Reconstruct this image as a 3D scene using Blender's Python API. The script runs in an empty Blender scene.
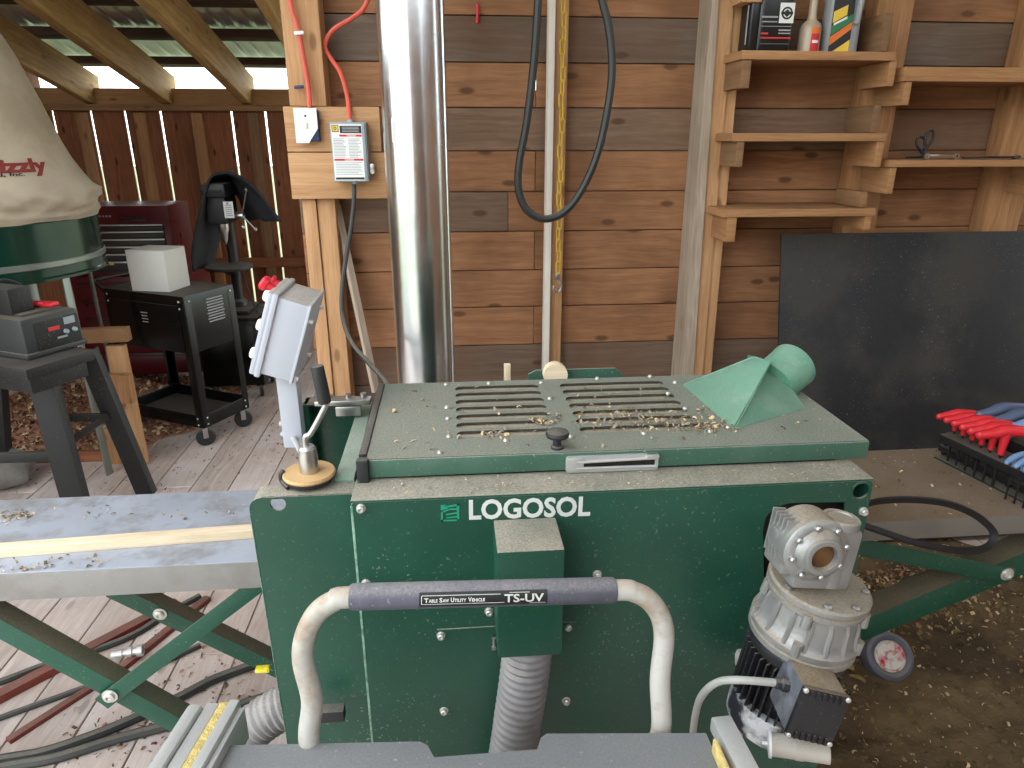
import bpy, bmesh, math, random
from mathutils import Vector, Matrix, Euler
from mathutils.geometry import tessellate_polygon
random.seed(7)
scene = bpy.context.scene
COL = scene.collection
V = Vector
R = math.radians

# ---------------------------------------------------------------- camera
F_PX, CAM_H, PITCH, YAW = 690.0, 1.75, R(19.7), R(5)
def ray(px, py):
    x = (px-512)/F_PX; y = (384-py)/F_PX
    f = math.cos(PITCH)+y*math.sin(PITCH); u = -math.sin(PITCH)+y*math.cos(PITCH)
    return V((x*math.cos(YAW)+f*math.sin(YAW), -x*math.sin(YAW)+f*math.cos(YAW), u))
def PY(px, py, Y):
    r = ray(px, py); t = Y/r.y; return V((r.x*t, Y, CAM_H+r.z*t))
def PZ(px, py, Z):
    r = ray(px, py); t = (Z-CAM_H)/r.z; return V((r.x*t, r.y*t, Z))
cam = bpy.data.cameras.new('camera'); cam_o = bpy.data.objects.new('camera', cam); COL.objects.link(cam_o)
cam.sensor_fit = 'HORIZONTAL'; cam.sensor_width = 36.0; cam.lens = F_PX/1024*36.0
cam.clip_start = .02; cam.clip_end = 300
cam_o.location = (0, 0, CAM_H); cam_o.rotation_euler = (math.pi/2-PITCH, 0, -YAW)
scene.camera = cam_o

# ---------------------------------------------------------------- materials
MATS = {}
class NB:
    def __init__(s, name):
        s.m = bpy.data.materials.new(name); s.m.use_nodes = True
        s.t = s.m.node_tree; s.bsdf = s.t.nodes['Principled BSDF']; MATS[name] = s.m
    def n(s, ty, **kw):
        o = s.t.nodes.new(ty)
        for k, v in kw.items():
            if k in o.inputs: o.inputs[k].default_value = v
            else: setattr(o, k, v)
        return o
    def l(s, a, b): s.t.links.new(a, b)
    def math(s, op, a, b=0.5, c=None, clamp=False):
        o = s.t.nodes.new('ShaderNodeMath'); o.operation = op; o.use_clamp = clamp
        for i, v in enumerate((a, b, c)):
            if v is None: continue
            if isinstance(v, (int, float)): o.inputs[i].default_value = v
            else: s.l(v, o.inputs[i])
        return o.outputs[0]
    def mix(s, fac, a, b, bl='MIX'):
        o = s.t.nodes.new('ShaderNodeMix'); o.data_type = 'RGBA'; o.blend_type = bl
        for i, v in ((0, fac), (6, a), (7, b)):
            if isinstance(v, (int, float)): o.inputs[i].default_value = v
            elif isinstance(v, tuple): o.inputs[i].default_value = (*v[:3], 1)
            else: s.l(v, o.inputs[i])
        return o.outputs[2]
    def ramp(s, fac, stops):
        o = s.t.nodes.new('ShaderNodeValToRGB'); s.l(fac, o.inputs[0])
        e = o.color_ramp.elements
        while len(e) < len(stops): e.new(.5)
        for i, (p, c) in enumerate(stops):
            e[i].position = p; e[i].color = (*c, 1) if isinstance(c, tuple) else (c, c, c, 1)
        return o.outputs[0]
    def noise(s, vec, scale, detail=4, rough=.55):
        o = s.n('ShaderNodeTexNoise', Scale=scale, Detail=detail, Roughness=rough); s.l(vec, o.inputs['Vector']); return o.outputs[0]

def srgb(r, g, b):
    f = lambda c: (c/255/12.92) if c/255 <= .04045 else ((c/255+.055)/1.055)**2.4
    return (f(r), f(g), f(b))

DUST = srgb(158, 148, 132)
def mat(name, col, rough=.5, metal=0.0, var=.12, vs=7, bump=0.0, bs=60, dust=0.0, dcol=DUST, ds=9, speck=0.0, patch=None, pamt=.5, ps=5, spec=.5):
    """painted / metal / plastic; 'dust' is sawdust that has settled on upward faces"""
    b = NB(name); tc = b.n('ShaderNodeTexCoord'); vec = tc.outputs['Object']
    nz = b.noise(vec, vs)
    lo = tuple(max(0, c*(1-var)) for c in col); hi = tuple(min(1, c*(1+var)) for c in col)
    c = b.ramp(nz, [(.3, lo), (.7, hi)])
    rr = b.math('ADD', b.math('MULTIPLY', nz, .16), rough-.08)
    if patch:
        pn = b.noise(vec, ps, 6, .65)
        pf = b.math('MULTIPLY', b.ramp(pn, [(.48, 0.), (.62, 1.)]), pamt)
        c = b.mix(pf, c, patch); rr = b.math('ADD', rr, b.math('MULTIPLY', pf, .25))
    if speck:
        sn = b.noise(vec, 170, 2, .5); big = b.noise(vec, 4, 3, .5)
        sf = b.math('MULTIPLY', b.ramp(sn, [(.66, 0.), (.72, 1.)]), b.math('MULTIPLY', b.ramp(big, [(.45, .25), (.65, 1.)]), speck))
        c = b.mix(sf, c, srgb(205, 198, 182))
    if dust:
        g = b.n('ShaderNodeNewGeometry'); sp = b.n('ShaderNodeSeparateXYZ'); b.l(g.outputs['Normal'], sp.inputs[0])
        up = b.n('ShaderNodeMapRange', interpolation_type='SMOOTHSTEP'); up.inputs['From Min'].default_value = .35; up.inputs['From Max'].default_value = .9
        b.l(sp.outputs[2], up.inputs[0])
        dn = b.noise(vec, ds, 7, .7)
        df = b.math('MULTIPLY', up.outputs[0], b.math('MULTIPLY', b.ramp(dn, [(.25, .55), (.6, 1.)]), dust), clamp=True)
        fine = b.noise(vec, 260, 2, .6)
        dc = b.mix(b.ramp(fine, [(.35, 0.), (.7, 1.)]), tuple(x*.72 for x in dcol), tuple(min(1, x*1.22) for x in dcol))
        c = b.mix(df, c, dc); rr = b.math('ADD', rr, b.math('MULTIPLY', df, .5), clamp=True)
        md = b.math('MULTIPLY', b.math('SUBTRACT', 1.0, df), float(metal)); b.l(md, b.bsdf.inputs['Metallic'])
    else: b.bsdf.inputs['Metallic'].default_value = metal
    b.l(c, b.bsdf.inputs['Base Color']); b.l(rr, b.bsdf.inputs['Roughness'])
    b.bsdf.inputs['Specular IOR Level'].default_value = spec
    if bump:
        bn = b.noise(vec, bs, 5, .6); bp = b.n('ShaderNodeBump', Strength=bump, Distance=.004); b.l(bn, bp.inputs['Height']); b.l(bp.outputs[0], b.bsdf.inputs['Normal'])
    return b.m

def wood(name, light, dark, alt=None, rough=.75, gs=(1.3, 26), knots=.8, dust=0.0, bump=.35, dcol=DUST, stain=.3):
    """sawn timber; UV runs along the grain, 'rnd' differs per board and blends towards alt"""
    b = NB(name); uv = b.n('ShaderNodeUVMap'); at = b.n('ShaderNodeAttribute', attribute_name='rnd')
    r = at.outputs['Fac']
    off = b.n('ShaderNodeCombineXYZ'); b.l(b.math('MULTIPLY', r, 37.3), off.inputs[0]); b.l(b.math('MULTIPLY', r, 11.7), off.inputs[1])
    add = b.n('ShaderNodeVectorMath', operation='ADD'); b.l(uv.outputs[0], add.inputs[0]); b.l(off.outputs[0], add.inputs[1])
    mp = b.n('ShaderNodeMapping'); mp.inputs['Scale'].default_value = (gs[0], gs[1], 1); b.l(add.outputs[0], mp.inputs[0])
    warp = b.noise(add.outputs[0], 3.0, 3); wv = b.n('ShaderNodeVectorMath', operation='SCALE'); wv.inputs[3].default_value = 1.6
    cx = b.n('ShaderNodeCombineXYZ'); b.l(warp, cx.inputs[1]); b.l(cx.outputs[0], wv.inputs[0])
    a2 = b.n('ShaderNodeVectorMath', operation='ADD'); b.l(mp.outputs[0], a2.inputs[0]); b.l(wv.outputs[0], a2.inputs[1])
    g = b.noise(a2.outputs[0], 1.6, 6, .62)
    c = b.ramp(g, [(.22, dark), (.5, tuple((x+y)/2 for x, y in zip(light, dark))), (.78, light)])
    if alt:
        ca = b.ramp(g, [(.28, tuple(x*.55 for x in alt)), (.72, alt)])
        c = b.mix(b.ramp(r, [(.45, 0.), (.75, 1.)]), c, ca)
    big = b.noise(add.outputs[0], 2.2, 3)
    c = b.mix(b.math('MULTIPLY', b.ramp(big, [(.42, 0.), (.68, 1.)]), stain), c, tuple(x*.6 for x in dark))
    if knots:
        km = b.n('ShaderNodeMapping'); km.inputs['Scale'].default_value = (2.2, 5.2, 1); b.l(add.outputs[0], km.inputs[0])
        vo = b.n('ShaderNodeTexVoronoi', voronoi_dimensions='2D', Scale=1.0); b.l(km.outputs[0], vo.inputs['Vector'])
        kf = b.math('MULTIPLY', b.ramp(vo.outputs['Distance'], [(.045, 1.), (.085, 0.)]), knots)
        c = b.mix(kf, c, tuple(x*.35 for x in dark))
    fine = b.n('ShaderNodeMapping'); fine.inputs['Scale'].default_value = (9, 160, 1); b.l(add.outputs[0], fine.inputs[0])
    fn = b.noise(fine.outputs[0], 1.0, 3)
    c = b.mix(b.ramp(fn, [(.3, .35), (.6, 0.)]), c, tuple(x*.6 for x in dark))
    if dust:
        ge = b.n('ShaderNodeNewGeometry'); sp = b.n('ShaderNodeSeparateXYZ'); b.l(ge.outputs['Normal'], sp.inputs[0])
        tc = b.n('ShaderNodeTexCoord')
        dn = b.noise(tc.outputs['Object'], 3.0, 8, .68)
        df = b.math('MULTIPLY', b.math('MAXIMUM', sp.outputs[2], 0.), b.math('MULTIPLY', b.ramp(dn, [(.38, 0.), (.66, 1.)]), dust), clamp=True)
        f2 = b.noise(tc.outputs['Object'], 160, 3, .7)
        c = b.mix(df, c, b.mix(f2, tuple(x*.5 for x in dcol), tuple(x*1.35 for x in dcol)))
    b.l(c, b.bsdf.inputs['Base Color']); b.bsdf.inputs['Roughness'].default_value = rough; b.bsdf.inputs['Specular IOR Level'].default_value = .3
    bp = b.n('ShaderNodeBump', Strength=bump, Distance=.003); b.l(g, bp.inputs['Height']); b.l(bp.outputs[0], b.bsdf.inputs['Normal'])
    return b.m

# ---------------------------------------------------------------- mesh builder
ORG = {}
def rot_to(ax):
    return V(ax).normalized().to_track_quat('Z', 'Y').to_matrix()
class MB:
    def __init__(s):
        s.bm = bmesh.new(); s.uv = s.bm.loops.layers.uv.new('UVMap'); s.rl = s.bm.verts.layers.float.new('rnd')
    def face(s, vs, mi=0, uvs=None):
        try: f = s.bm.faces.new(vs)
        except ValueError: return None
        f.material_index = mi
        for i, l in enumerate(f.loops):
            l[s.uv].uv = uvs[i] if uvs else (vs[i].co.x+vs[i].co.y, vs[i].co.z)
        return f
    def vert(s, co, r=0.0):
        v = s.bm.verts.new(co); v[s.rl] = r; return v
    def box(s, c, size, rot=None, bev=0.0, mi=0, rnd=None, seg=2):
        t = bmesh.new(); bmesh.ops.create_cube(t, size=1.0)
        for v in t.verts: v.co = V((v.co.x*size[0], v.co.y*size[1], v.co.z*size[2]))
        if bev > 0: bmesh.ops.bevel(t, geom=t.edges[:], offset=min(bev, min(size)*.45), segments=seg, affect='EDGES', profile=.6)
        M = rot.to_matrix() if isinstance(rot, Euler) else (rot if rot else Matrix.Identity(3))
        r = random.random() if rnd is None else rnd
        order = sorted(range(3), key=lambda i: -size[i]); L = order[0]
        c = V(c); mp = {v: s.vert(M @ v.co + c, r) for v in t.verts}
        for f in t.faces:
            n = max(range(3), key=lambda i: abs(f.normal[i])); rem = [i for i in range(3) if i != n]
            if L in rem: a = L; b = [i for i in rem if i != L][0]; k = 1
            else: a, b = rem; k = .04
            vs = [mp[v] for v in f.verts]
            s.face(vs, mi, [(v.co[a]*k+n*.31, v.co[b]+n*.23) for v in f.verts])
        t.free(); return s
    def beam(s, p0, p1, w, h, up=(0, 0, 1), bev=0.0, mi=0, rnd=None, ext=0.0):
        p0 = V(p0); p1 = V(p1); d = p1-p0; x = d.normalized(); y = V(up).cross(x)
        if y.length < 1e-5: y = V((0, 1, 0)).cross(x)
        y.normalize(); z = x.cross(y)
        M = Matrix((x, y, z)).transposed()
        return s.box((p0+p1)/2, (d.length+2*ext, w, h), M, bev, mi, rnd)
    def rings(s, rings, mi=0, closed=False, caps=True, rnd=0.0):
        vs = [[s.vert(p, rnd) for p in rg] for rg in rings]
        n = len(vs[0]); m = len(vs)
        for i in range(m if closed else m-1):
            A = vs[i]; B = vs[(i+1) % m]
            for j in range(n):
                s.face([A[j], A[(j+1) % n], B[(j+1) % n], B[j]], mi, [(i*.05, j/n), (i*.05, (j+1)/n), (i*.05+.05, (j+1)/n), (i*.05+.05, j/n)])
        if caps and not closed:
            s.face(vs[0][::-1], mi); s.face(vs[-1], mi)
        return s
    def cyl(s, p0, p1, r0, r1=None, n=24, mi=0, caps=True, rnd=0.0):
        r1 = r0 if r1 is None else r1
        return s.lathe([(r0, 0), (r1, (V(p1)-V(p0)).length)], p0, V(p1)-V(p0), n, mi, caps, rnd)
    def lathe(s, prof, o, ax=(0, 0, 1), n=32, mi=0, caps=True, rnd=0.0, sx=1.0):
        M = rot_to(ax); o = V(o)
        rg = [[o + M @ V((max(r, 1e-4)*math.cos(2*math.pi*j/n)*sx, max(r, 1e-4)*math.sin(2*math.pi*j/n), h)) for j in range(n)] for r, h in prof]
        return s.rings(rg, mi, False, caps, rnd)
    def tube(s, pts, r, n=10, mi=0, closed=False, caps=True, flat=None, radii=None):
        pts = [V(p) for p in pts]; m = len(pts); rg = []; pn = None
        for i, p in enumerate(pts):
            a = pts[(i-1) % m] if (closed or i > 0) else p; b = pts[(i+1) % m] if (closed or i < m-1) else p
            d = (b-a).normalized()
            if pn is None: pn = d.orthogonal() if flat is None else V(flat)
            pn = (pn - d*pn.dot(d)); pn = pn.normalized() if pn.length > 1e-6 else d.orthogonal().normalized()
            q = d.cross(pn); rr = radii[i] if radii else r
            if isinstance(rr, tuple):
                prof = [(-1, -1), (1, -1), (1, 1), (-1, 1)]
                rg.append([p + pn*rr[0]*x + q*rr[1]*y for x, y in prof])
            else: rg.append([p + (pn*math.cos(2*math.pi*j/n) + q*math.sin(2*math.pi*j/n))*rr for j in range(n)])
        return s.rings(rg, mi, closed, caps)
    def sphere(s, c, r, n=16, mi=0, sc=(1, 1, 1), rot=None):
        M = rot if rot else Matrix.Identity(3); rg = []
        for i in range(n//2+1):
            t = math.pi*i/(n//2); rr = max(math.sin(t), 1e-3)
            rg.append([V(c)+M @ V((r*rr*math.cos(2*math.pi*j/n)*sc[0], r*rr*math.sin(2*math.pi*j/n)*sc[1], -r*math.cos(t)*sc[2])) for j in range(n)])
        return s.rings(rg, mi)
    def plate(s, outer, holes, th, o, ex, ey, mi=0, rnd=0.0, hmi=None):
        """flat plate with holes: 2-D outlines in the (ex, ey) frame at o, thickness th along ex x ey"""
        o = V(o); ex = V(ex); ey = V(ey); ez = ex.cross(ey).normalized()
        loops = [outer]+list(holes); pts = [p for l in loops for p in l]
        tris = tessellate_polygon([[V((p[0], p[1], 0)) for p in l] for l in loops])
        top = [s.vert(o+ex*p[0]+ey*p[1]+ez*th, rnd) for p in pts]; bot = [s.vert(o+ex*p[0]+ey*p[1], rnd) for p in pts]
        for t in tris:
            a, b, c = (V((*pts[i], 0)) for i in t)
            if (b-a).cross(c-a).z < 0: t = (t[0], t[2], t[1])
            s.face([top[i] for i in t], mi, [pts[i] for i in t]); s.face([bot[i] for i in reversed(t)], mi, [pts[i] for i in reversed(t)])
        k = 0
        for li, l in enumerate(loops):
            n = len(l); ar = sum(l[i][0]*l[(i+1) % n][1]-l[(i+1) % n][0]*l[i][1] for i in range(n))
            for i in range(n):
                a = k+i; c = k+(i+1) % n
                q = [bot[a], bot[c], top[c], top[a]]
                if (ar < 0) != (li > 0): q = q[::-1]
                s.face(q, hmi if (hmi is not None and li > 0) else mi)
            k += n
        return s
    def grid(s, fn, nu, nv, mi=0, rnd=0.0, uvs=1.0):
        vs = [[s.vert(fn(i/nu, j/nv), rnd) for j in range(nv+1)] for i in range(nu+1)]
        for i in range(nu):
            for j in range(nv):
                s.face([vs[i][j], vs[i+1][j], vs[i+1][j+1], vs[i][j+1]], mi, [(i/nu*uvs, j/nv*uvs), ((i+1)/nu*uvs, j/nv*uvs), ((i+1)/nu*uvs, (j+1)/nv*uvs), (i/nu*uvs, (j+1)/nv*uvs)])
        return s
    def build(s, name, mats, parent=None, angle=35, solid=0.0):
        me = bpy.data.meshes.new(name)
        if parent is not None:
            o = ORG.get(parent.name, V((0, 0, 0))); bmesh.ops.translate(s.bm, verts=s.bm.verts[:], vec=-o)
        s.bm.normal_update(); s.bm.to_mesh(me); s.bm.free()
        for m in (mats if isinstance(mats, (list, tuple)) else [mats]): me.materials.append(MATS[m] if isinstance(m, str) else m)
        for p in me.polygons: p.use_smooth = True
        me.set_sharp_from_angle(angle=R(angle))
        ob = bpy.data.objects.new(name, me); COL.objects.link(ob)
        if parent is not None:
            ob.parent = parent; ORG[ob.name] = ORG.get(parent.name, V((0, 0, 0)))
        if solid:
            md = ob.modifiers.new('thickness', 'SOLIDIFY'); md.thickness = solid
        return ob

def smooth(pts, k=6, closed=False):
    pts = [V(p) for p in pts]; n = len(pts); out = []
    for i in range(n if closed else n-1):
        g = lambda j: pts[j % n] if closed else pts[max(0, min(n-1, j))]
        a, b, c, d = g(i-1), g(i), g(i+1), g(i+2)
        for q in range(k):
            t = q/k
            out.append(.5*((2*b)+(c-a)*t+(2*a-5*b+4*c-d)*t*t+(3*b-a-3*c+d)*t**3))
    if not closed: out.append(pts[-1])
    return out

def thing(name, label, cat, loc=(0, 0, 0), group=None):
    o = bpy.data.objects.new(name, None); COL.objects.link(o); o.location = loc; o.empty_display_size = .05
    ORG[o.name] = V(loc); return tag(o, label, cat, group)
def tag(o, label, cat, group=None, kind=None):
    o['label'] = label; o['category'] = cat
    if group: o['group'] = group
    if kind: o['kind'] = kind
    return o
def struct(o): o['kind'] = 'structure'; return o
def inst(src, parent, mtx):
    """copy of a part (shared mesh) under parent; mtx is in world space"""
    c = src.copy(); COL.objects.link(c); c.parent = parent
    c.matrix_local = Matrix.Translation(-ORG.get(parent.name, V((0, 0, 0)))) @ mtx
    ORG[c.name] = ORG.get(parent.name, V((0, 0, 0))); return c
def copy_tree(o, parent=None):
    c = o.copy(); COL.objects.link(c)
    if parent: c.parent = parent
    for ch in list(o.children): copy_tree(ch, c)
    return c
def xf(loc, ax=(0, 0, 1), roll=0.0):
    return Matrix.Translation(V(loc)) @ rot_to(ax).to_4x4() @ Matrix.Rotation(roll, 4, 'Z')

def text_verts(s, size, extrude=0.0, bold=0.0, spacing=1.0, align='LEFT'):
    cu = bpy.data.curves.new('lettering', 'FONT'); cu.body = s; cu.size = size; cu.extrude = extrude; cu.offset = bold
    cu.space_character = spacing; cu.align_x = align; cu.resolution_u = 3
    ob = bpy.data.objects.new('lettering', cu); COL.objects.link(ob)
    dg = bpy.context.evaluated_depsgraph_get(); dg.update()
    me = bpy.data.meshes.new_from_object(ob.evaluated_get(dg), depsgraph=dg)
    COL.objects.unlink(ob); bpy.data.objects.remove(ob); bpy.data.curves.remove(cu)
    vs = [v.co.copy() for v in me.vertices]; fs = [tuple(p.vertices) for p in me.polygons]
    bpy.data.meshes.remove(me); return vs, fs
def put_text(mb, s, size, fn, bold=0.0, spacing=1.0, align='LEFT', extrude=.0004, width=None, mi=0, shear=0.0, height=None):
    vs, fs = text_verts(s, size, extrude, bold, spacing, align)
    if width and vs:
        x0 = min(v.x for v in vs); x1 = max(v.x for v in vs)
        for v in vs: v.x = (v.x-x0)*width/(x1-x0)
    if height and vs:
        y1 = max(v.y for v in vs)
        for v in vs: v.y *= height/y1
    bv = [mb.vert(fn(V((v.x+shear*v.y, v.y, v.z)))) for v in vs]
    for f in fs: mb.face([bv[i] for i in f], mi)
    return mb
# ---------------------------------------------------------------- the materials of the place
wood('wall_boards', srgb(178, 128, 90), srgb(128, 87, 58), alt=srgb(122, 106, 92), knots=.8, stain=.7)
wood('new_lumber', srgb(208, 164, 120), srgb(170, 124, 84), knots=.7)
wood('shelf_lumber', srgb(192, 144, 100), srgb(144, 100, 64), alt=srgb(142, 110, 80), knots=.6)
wood('grey_lumber', srgb(200, 184, 166), srgb(150, 130, 110), knots=.3)
wood('stained_boards', srgb(164, 106, 70), srgb(112, 66, 42), knots=.9)
wood('old_rafter', srgb(226, 192, 132), srgb(150, 112, 64), knots=.5, gs=(1.0, 18))
wood('dark_purlin', srgb(92, 66, 46), srgb(52, 36, 26), knots=.2)
wood('floor_planks', srgb(232, 220, 213), srgb(202, 186, 177), alt=srgb(222, 206, 196), knots=.45, dust=.4, dcol=srgb(176, 140, 112), gs=(1.0, 20), rough=.8)
wood('planed_strip', srgb(244, 228, 202), srgb(222, 194, 154), knots=.15, rough=.6)
wood('plywood_disc', srgb(212, 176, 126), srgb(190, 150, 102), knots=0, gs=(2, 30), rough=.5)
mat('roof_metal', srgb(214, 215, 214), rough=.34, metal=.75, var=.1, vs=3, bump=.1, bs=9)
mat('galvanised', srgb(222, 226, 230), rough=.22, metal=1.0, var=.02, vs=5, bump=.03, bs=5, patch=srgb(186, 190, 194), pamt=.12, ps=30)
G = srgb(29, 72, 57)
mat('green_paint', G, rough=.34, var=.08, vs=3, speck=.28, dust=.93, patch=srgb(30, 84, 64), pamt=.3, ps=7, spec=.5)
mat('slot_edge_shade', srgb(66, 60, 50), rough=.9)  # dusty brown, darkened to paint the shade on the slot walls
mat('green_paint_dusty', srgb(58, 92, 76), rough=.5, var=.12, speck=.6, dust=.86, dcol=srgb(142, 138, 124), patch=srgb(96, 112, 100), pamt=.3, ps=5, ds=3.5)
mat('louvre_dust', srgb(150, 138, 118), rough=.9, var=.15, vs=20, bump=.6, bs=150)
mat('edge_steel_shaded', srgb(140, 137, 133), rough=.65, var=.08, patch=srgb(126, 120, 112), pamt=.5, ps=9, speck=.2)  # darker than the table top: the front face's shade is painted in
mat('edge_dim', srgb(112, 106, 98), rough=.7, var=.12)  # dim light on the right table's edge is put into this grey
mat('green_hopper', srgb(88, 144, 120), rough=.6, var=.1, speck=.4, dust=.25, patch=srgb(140, 170, 148), pamt=.4, ps=12)
mat('green_brace', srgb(18, 74, 56), rough=.35, var=.1, speck=.4, dust=.9, dcol=srgb(122, 104, 84))
mat('worn_lit_edge', srgb(128, 160, 140), rough=.6, var=.3, vs=60, patch=srgb(60, 110, 88), pamt=.8, ps=40)
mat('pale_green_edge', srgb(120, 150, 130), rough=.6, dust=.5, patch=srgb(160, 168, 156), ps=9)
mat('logo_white', srgb(206, 206, 200), rough=.5)
mat('logo_green', srgb(34, 142, 108), rough=.5)
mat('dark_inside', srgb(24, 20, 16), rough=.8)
mat('bare_steel', srgb(190, 190, 188), rough=.3, metal=1.0, var=.12, dust=.25)
mat('bolt_zinc', srgb(212, 210, 202), rough=.35, metal=.7)
mat('chrome', srgb(210, 212, 216), rough=.14, metal=1.0)
mat('cast_alu', srgb(150, 150, 148), rough=.42, metal=.6, var=.12, vs=14, bump=.25, bs=120, dust=.85, dcol=srgb(150, 134, 110), patch=srgb(150, 142, 128), pamt=.4, ps=9)
mat('rusty_bore', srgb(112, 78, 48), rough=.7, metal=.4, var=.4, vs=30)
mat('black_rubber', srgb(34, 34, 36), rough=.6, var=.2, dust=.35)
mat('belt_black', srgb(24, 23, 23), rough=.6, var=.15)
mat('black_motor', srgb(30, 30, 33), rough=.45, var=.2, dust=.7, dcol=srgb(120, 104, 82), speck=.3)
mat('motor_grey', srgb(96, 98, 104), rough=.5, metal=.3, var=.25, vs=20, dust=.8, dcol=srgb(140, 118, 84), patch=srgb(140, 142, 148), pamt=.5, ps=22)
mat('worn_fan_cover', srgb(42, 42, 50), rough=.5, patch=srgb(214, 214, 216), pamt=1.0, ps=14, dust=.3)
mat('grey_pvc', srgb(186, 178, 168), rough=.5, var=.1, dust=.5)
mat('white_plastic', srgb(232, 232, 230), rough=.4, var=.04)
mat('cable_grey', srgb(168, 166, 160), rough=.5)
mat('hose_grey', srgb(128, 124, 124), rough=.5, var=.15, vs=30, dust=.75, dcol=srgb(150, 142, 132), speck=.4)
mat('foam_grip', srgb(82, 82, 92), rough=.75, var=.15, vs=40, dust=.6, dcol=srgb(148, 142, 140), speck=.5)
mat('ivory_tube', srgb(182, 178, 170), rough=.38, var=.06, patch=srgb(142, 112, 80), pamt=.75, ps=8, dust=.5, dcol=srgb(170, 136, 100))
mat('saw_top', srgb(112, 113, 116), rough=.5, metal=.15, var=.08, dust=.35, dcol=srgb(132, 128, 120), speck=.5)
mat('alu_rail', srgb(206, 206, 204), rough=.35, metal=.6, var=.08, dust=.25)
mat('yellow_sawdust', srgb(206, 182, 112), rough=.95, var=.25, vs=60, bump=1.0, bs=200)
mat('table_steel', srgb(168, 174, 186), rough=.42, metal=.15, var=.10, vs=9, bump=.05, patch=srgb(118, 112, 102), pamt=.7, ps=5, dust=.25, dcol=srgb(128, 116, 100), ds=5)
mat('table_steel_dusty', srgb(140, 136, 130), rough=.6, metal=.2, var=.1, dust=.97, dcol=srgb(124, 102, 76), ds=5)
mat('enclosure_grey', srgb(178, 181, 190), rough=.45, var=.03, dust=.85, dcol=srgb(168, 156, 138), ds=16)
mat('enclosure_white', srgb(232, 230, 222), rough=.4, var=.04)
mat('red_plastic', srgb(206, 30, 44), rough=.4, var=.06)
mat('handle_red', srgb(214, 40, 50), rough=.4, var=.08, speck=.15)
mat('handle_blue', srgb(120, 150, 190), rough=.4, var=.08)
mat('handle_slate', srgb(84, 94, 118), rough=.4, var=.08)
mat('cable_red', srgb(206, 84, 66), rough=.45)
mat('disconnect_grey', srgb(146, 156, 160), rough=.45, var=.04)
mat('paper_white', srgb(226, 226, 222), rough=.6, var=.02)
mat('print_grey', srgb(150, 150, 150), rough=.6)
mat('print_black', srgb(26, 26, 28), rough=.5)
mat('print_red', srgb(200, 44, 46), rough=.5)
mat('print_yellow', srgb(226, 190, 60), rough=.5)
mat('print_orange', srgb(222, 112, 38), rough=.5)
mat('print_green', srgb(40, 116, 70), rough=.5)
mat('navy_box', srgb(38, 52, 86), rough=.5)
mat('hose_black', srgb(44, 46, 44), rough=.5, var=.15, dust=.35)
mat('chain_yellow', srgb(214, 172, 36), rough=.5, var=.15)
mat('batten_white', srgb(226, 218, 206), rough=.7, var=.05)
mat('black_sheet', srgb(24, 25, 28), rough=.55, var=.1, vs=2, patch=srgb(58, 54, 50), pamt=.9, ps=2.2, speck=.25)  # pale patches: dust smears, lightened to paint in a reflection
mat('canvas_bag', srgb(176, 162, 142), rough=.95, var=.12, vs=4, bump=.35, bs=220, patch=srgb(150, 132, 108), pamt=.4, ps=3)
mat('collector_green', srgb(9, 46, 36), rough=.18, var=.1, bump=.04, bs=6)
mat('collector_band', srgb(120, 126, 118), rough=.35, metal=.5)
mat('lettering_maroon', srgb(128, 44, 40), rough=.8)
mat('tool_red', srgb(86, 16, 24), rough=.3, var=.1)
mat('tool_black', srgb(20, 20, 22), rough=.35, var=.1)
mat('cart_black', srgb(9, 11, 10), rough=.24, spec=.35, var=.1, dust=.8, dcol=srgb(104, 96, 86))
mat('black_iron', srgb(24, 24, 26), rough=.5, var=.15, dust=.4)
mat('jacket_cloth', srgb(38, 40, 44), rough=.85, var=.2, vs=12, bump=.3, bs=120)
mat('box_white', srgb(206, 204, 196), rough=.7, var=.03)
mat('stand_black', srgb(20, 21, 21), rough=.55, var=.12, dust=.4, dcol=srgb(110, 100, 90), speck=.3)
mat('charger_grey', srgb(44, 46, 47), rough=.5, var=.1, dust=.5, dcol=srgb(130, 116, 98))
mat('rust_bar', srgb(112, 46, 36), rough=.6, var=.25, vs=14, dust=.3)
mat('bottle_black', srgb(22, 22, 25), rough=.35)
mat('bottle_clear', srgb(176, 156, 132), rough=.3)
mat('bottle_grey', srgb(150, 152, 154), rough=.35)
mat('wheel_grey', srgb(88, 88, 100), rough=.6, var=.15, dust=.4)
mat('wheel_face', srgb(206, 200, 190), rough=.5, patch=srgb(180, 30, 40), pamt=1.0, ps=22)
mat('dead_leaf', srgb(140, 118, 70), rough=.8, var=.3, vs=20)
mat('ground_outside', srgb(120, 128, 92), rough=.95, var=.2, vs=1)
mat('sawdust_brown', srgb(110, 91, 62), rough=1.0, var=.3, vs=5, bump=1.0, bs=70, patch=srgb(62, 46, 30), pamt=.7, ps=3)
mat('sawdust_tan', srgb(160, 114, 88), rough=1.0, var=.2, vs=40, bump=1.0, bs=90, patch=srgb(188, 148, 120), pamt=.4, ps=40)
mat('shaving_pale', srgb(206, 178, 138), rough=.9, var=.3, vs=30)
mat('shaving_olive', srgb(120, 100, 64), rough=.9, var=.3, vs=30)
mat('shaving_red', srgb(104, 66, 48), rough=.9, var=.3, vs=30)
mat('stone_grey', srgb(120, 116, 110), rough=.9, var=.25, vs=14, bump=.6, bs=30)
mat('yellow_plastic', srgb(240, 220, 60), rough=.5)
# ================================================================ the setting
WALL_Y = 3.0; FAR_Y = 6.6
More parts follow.
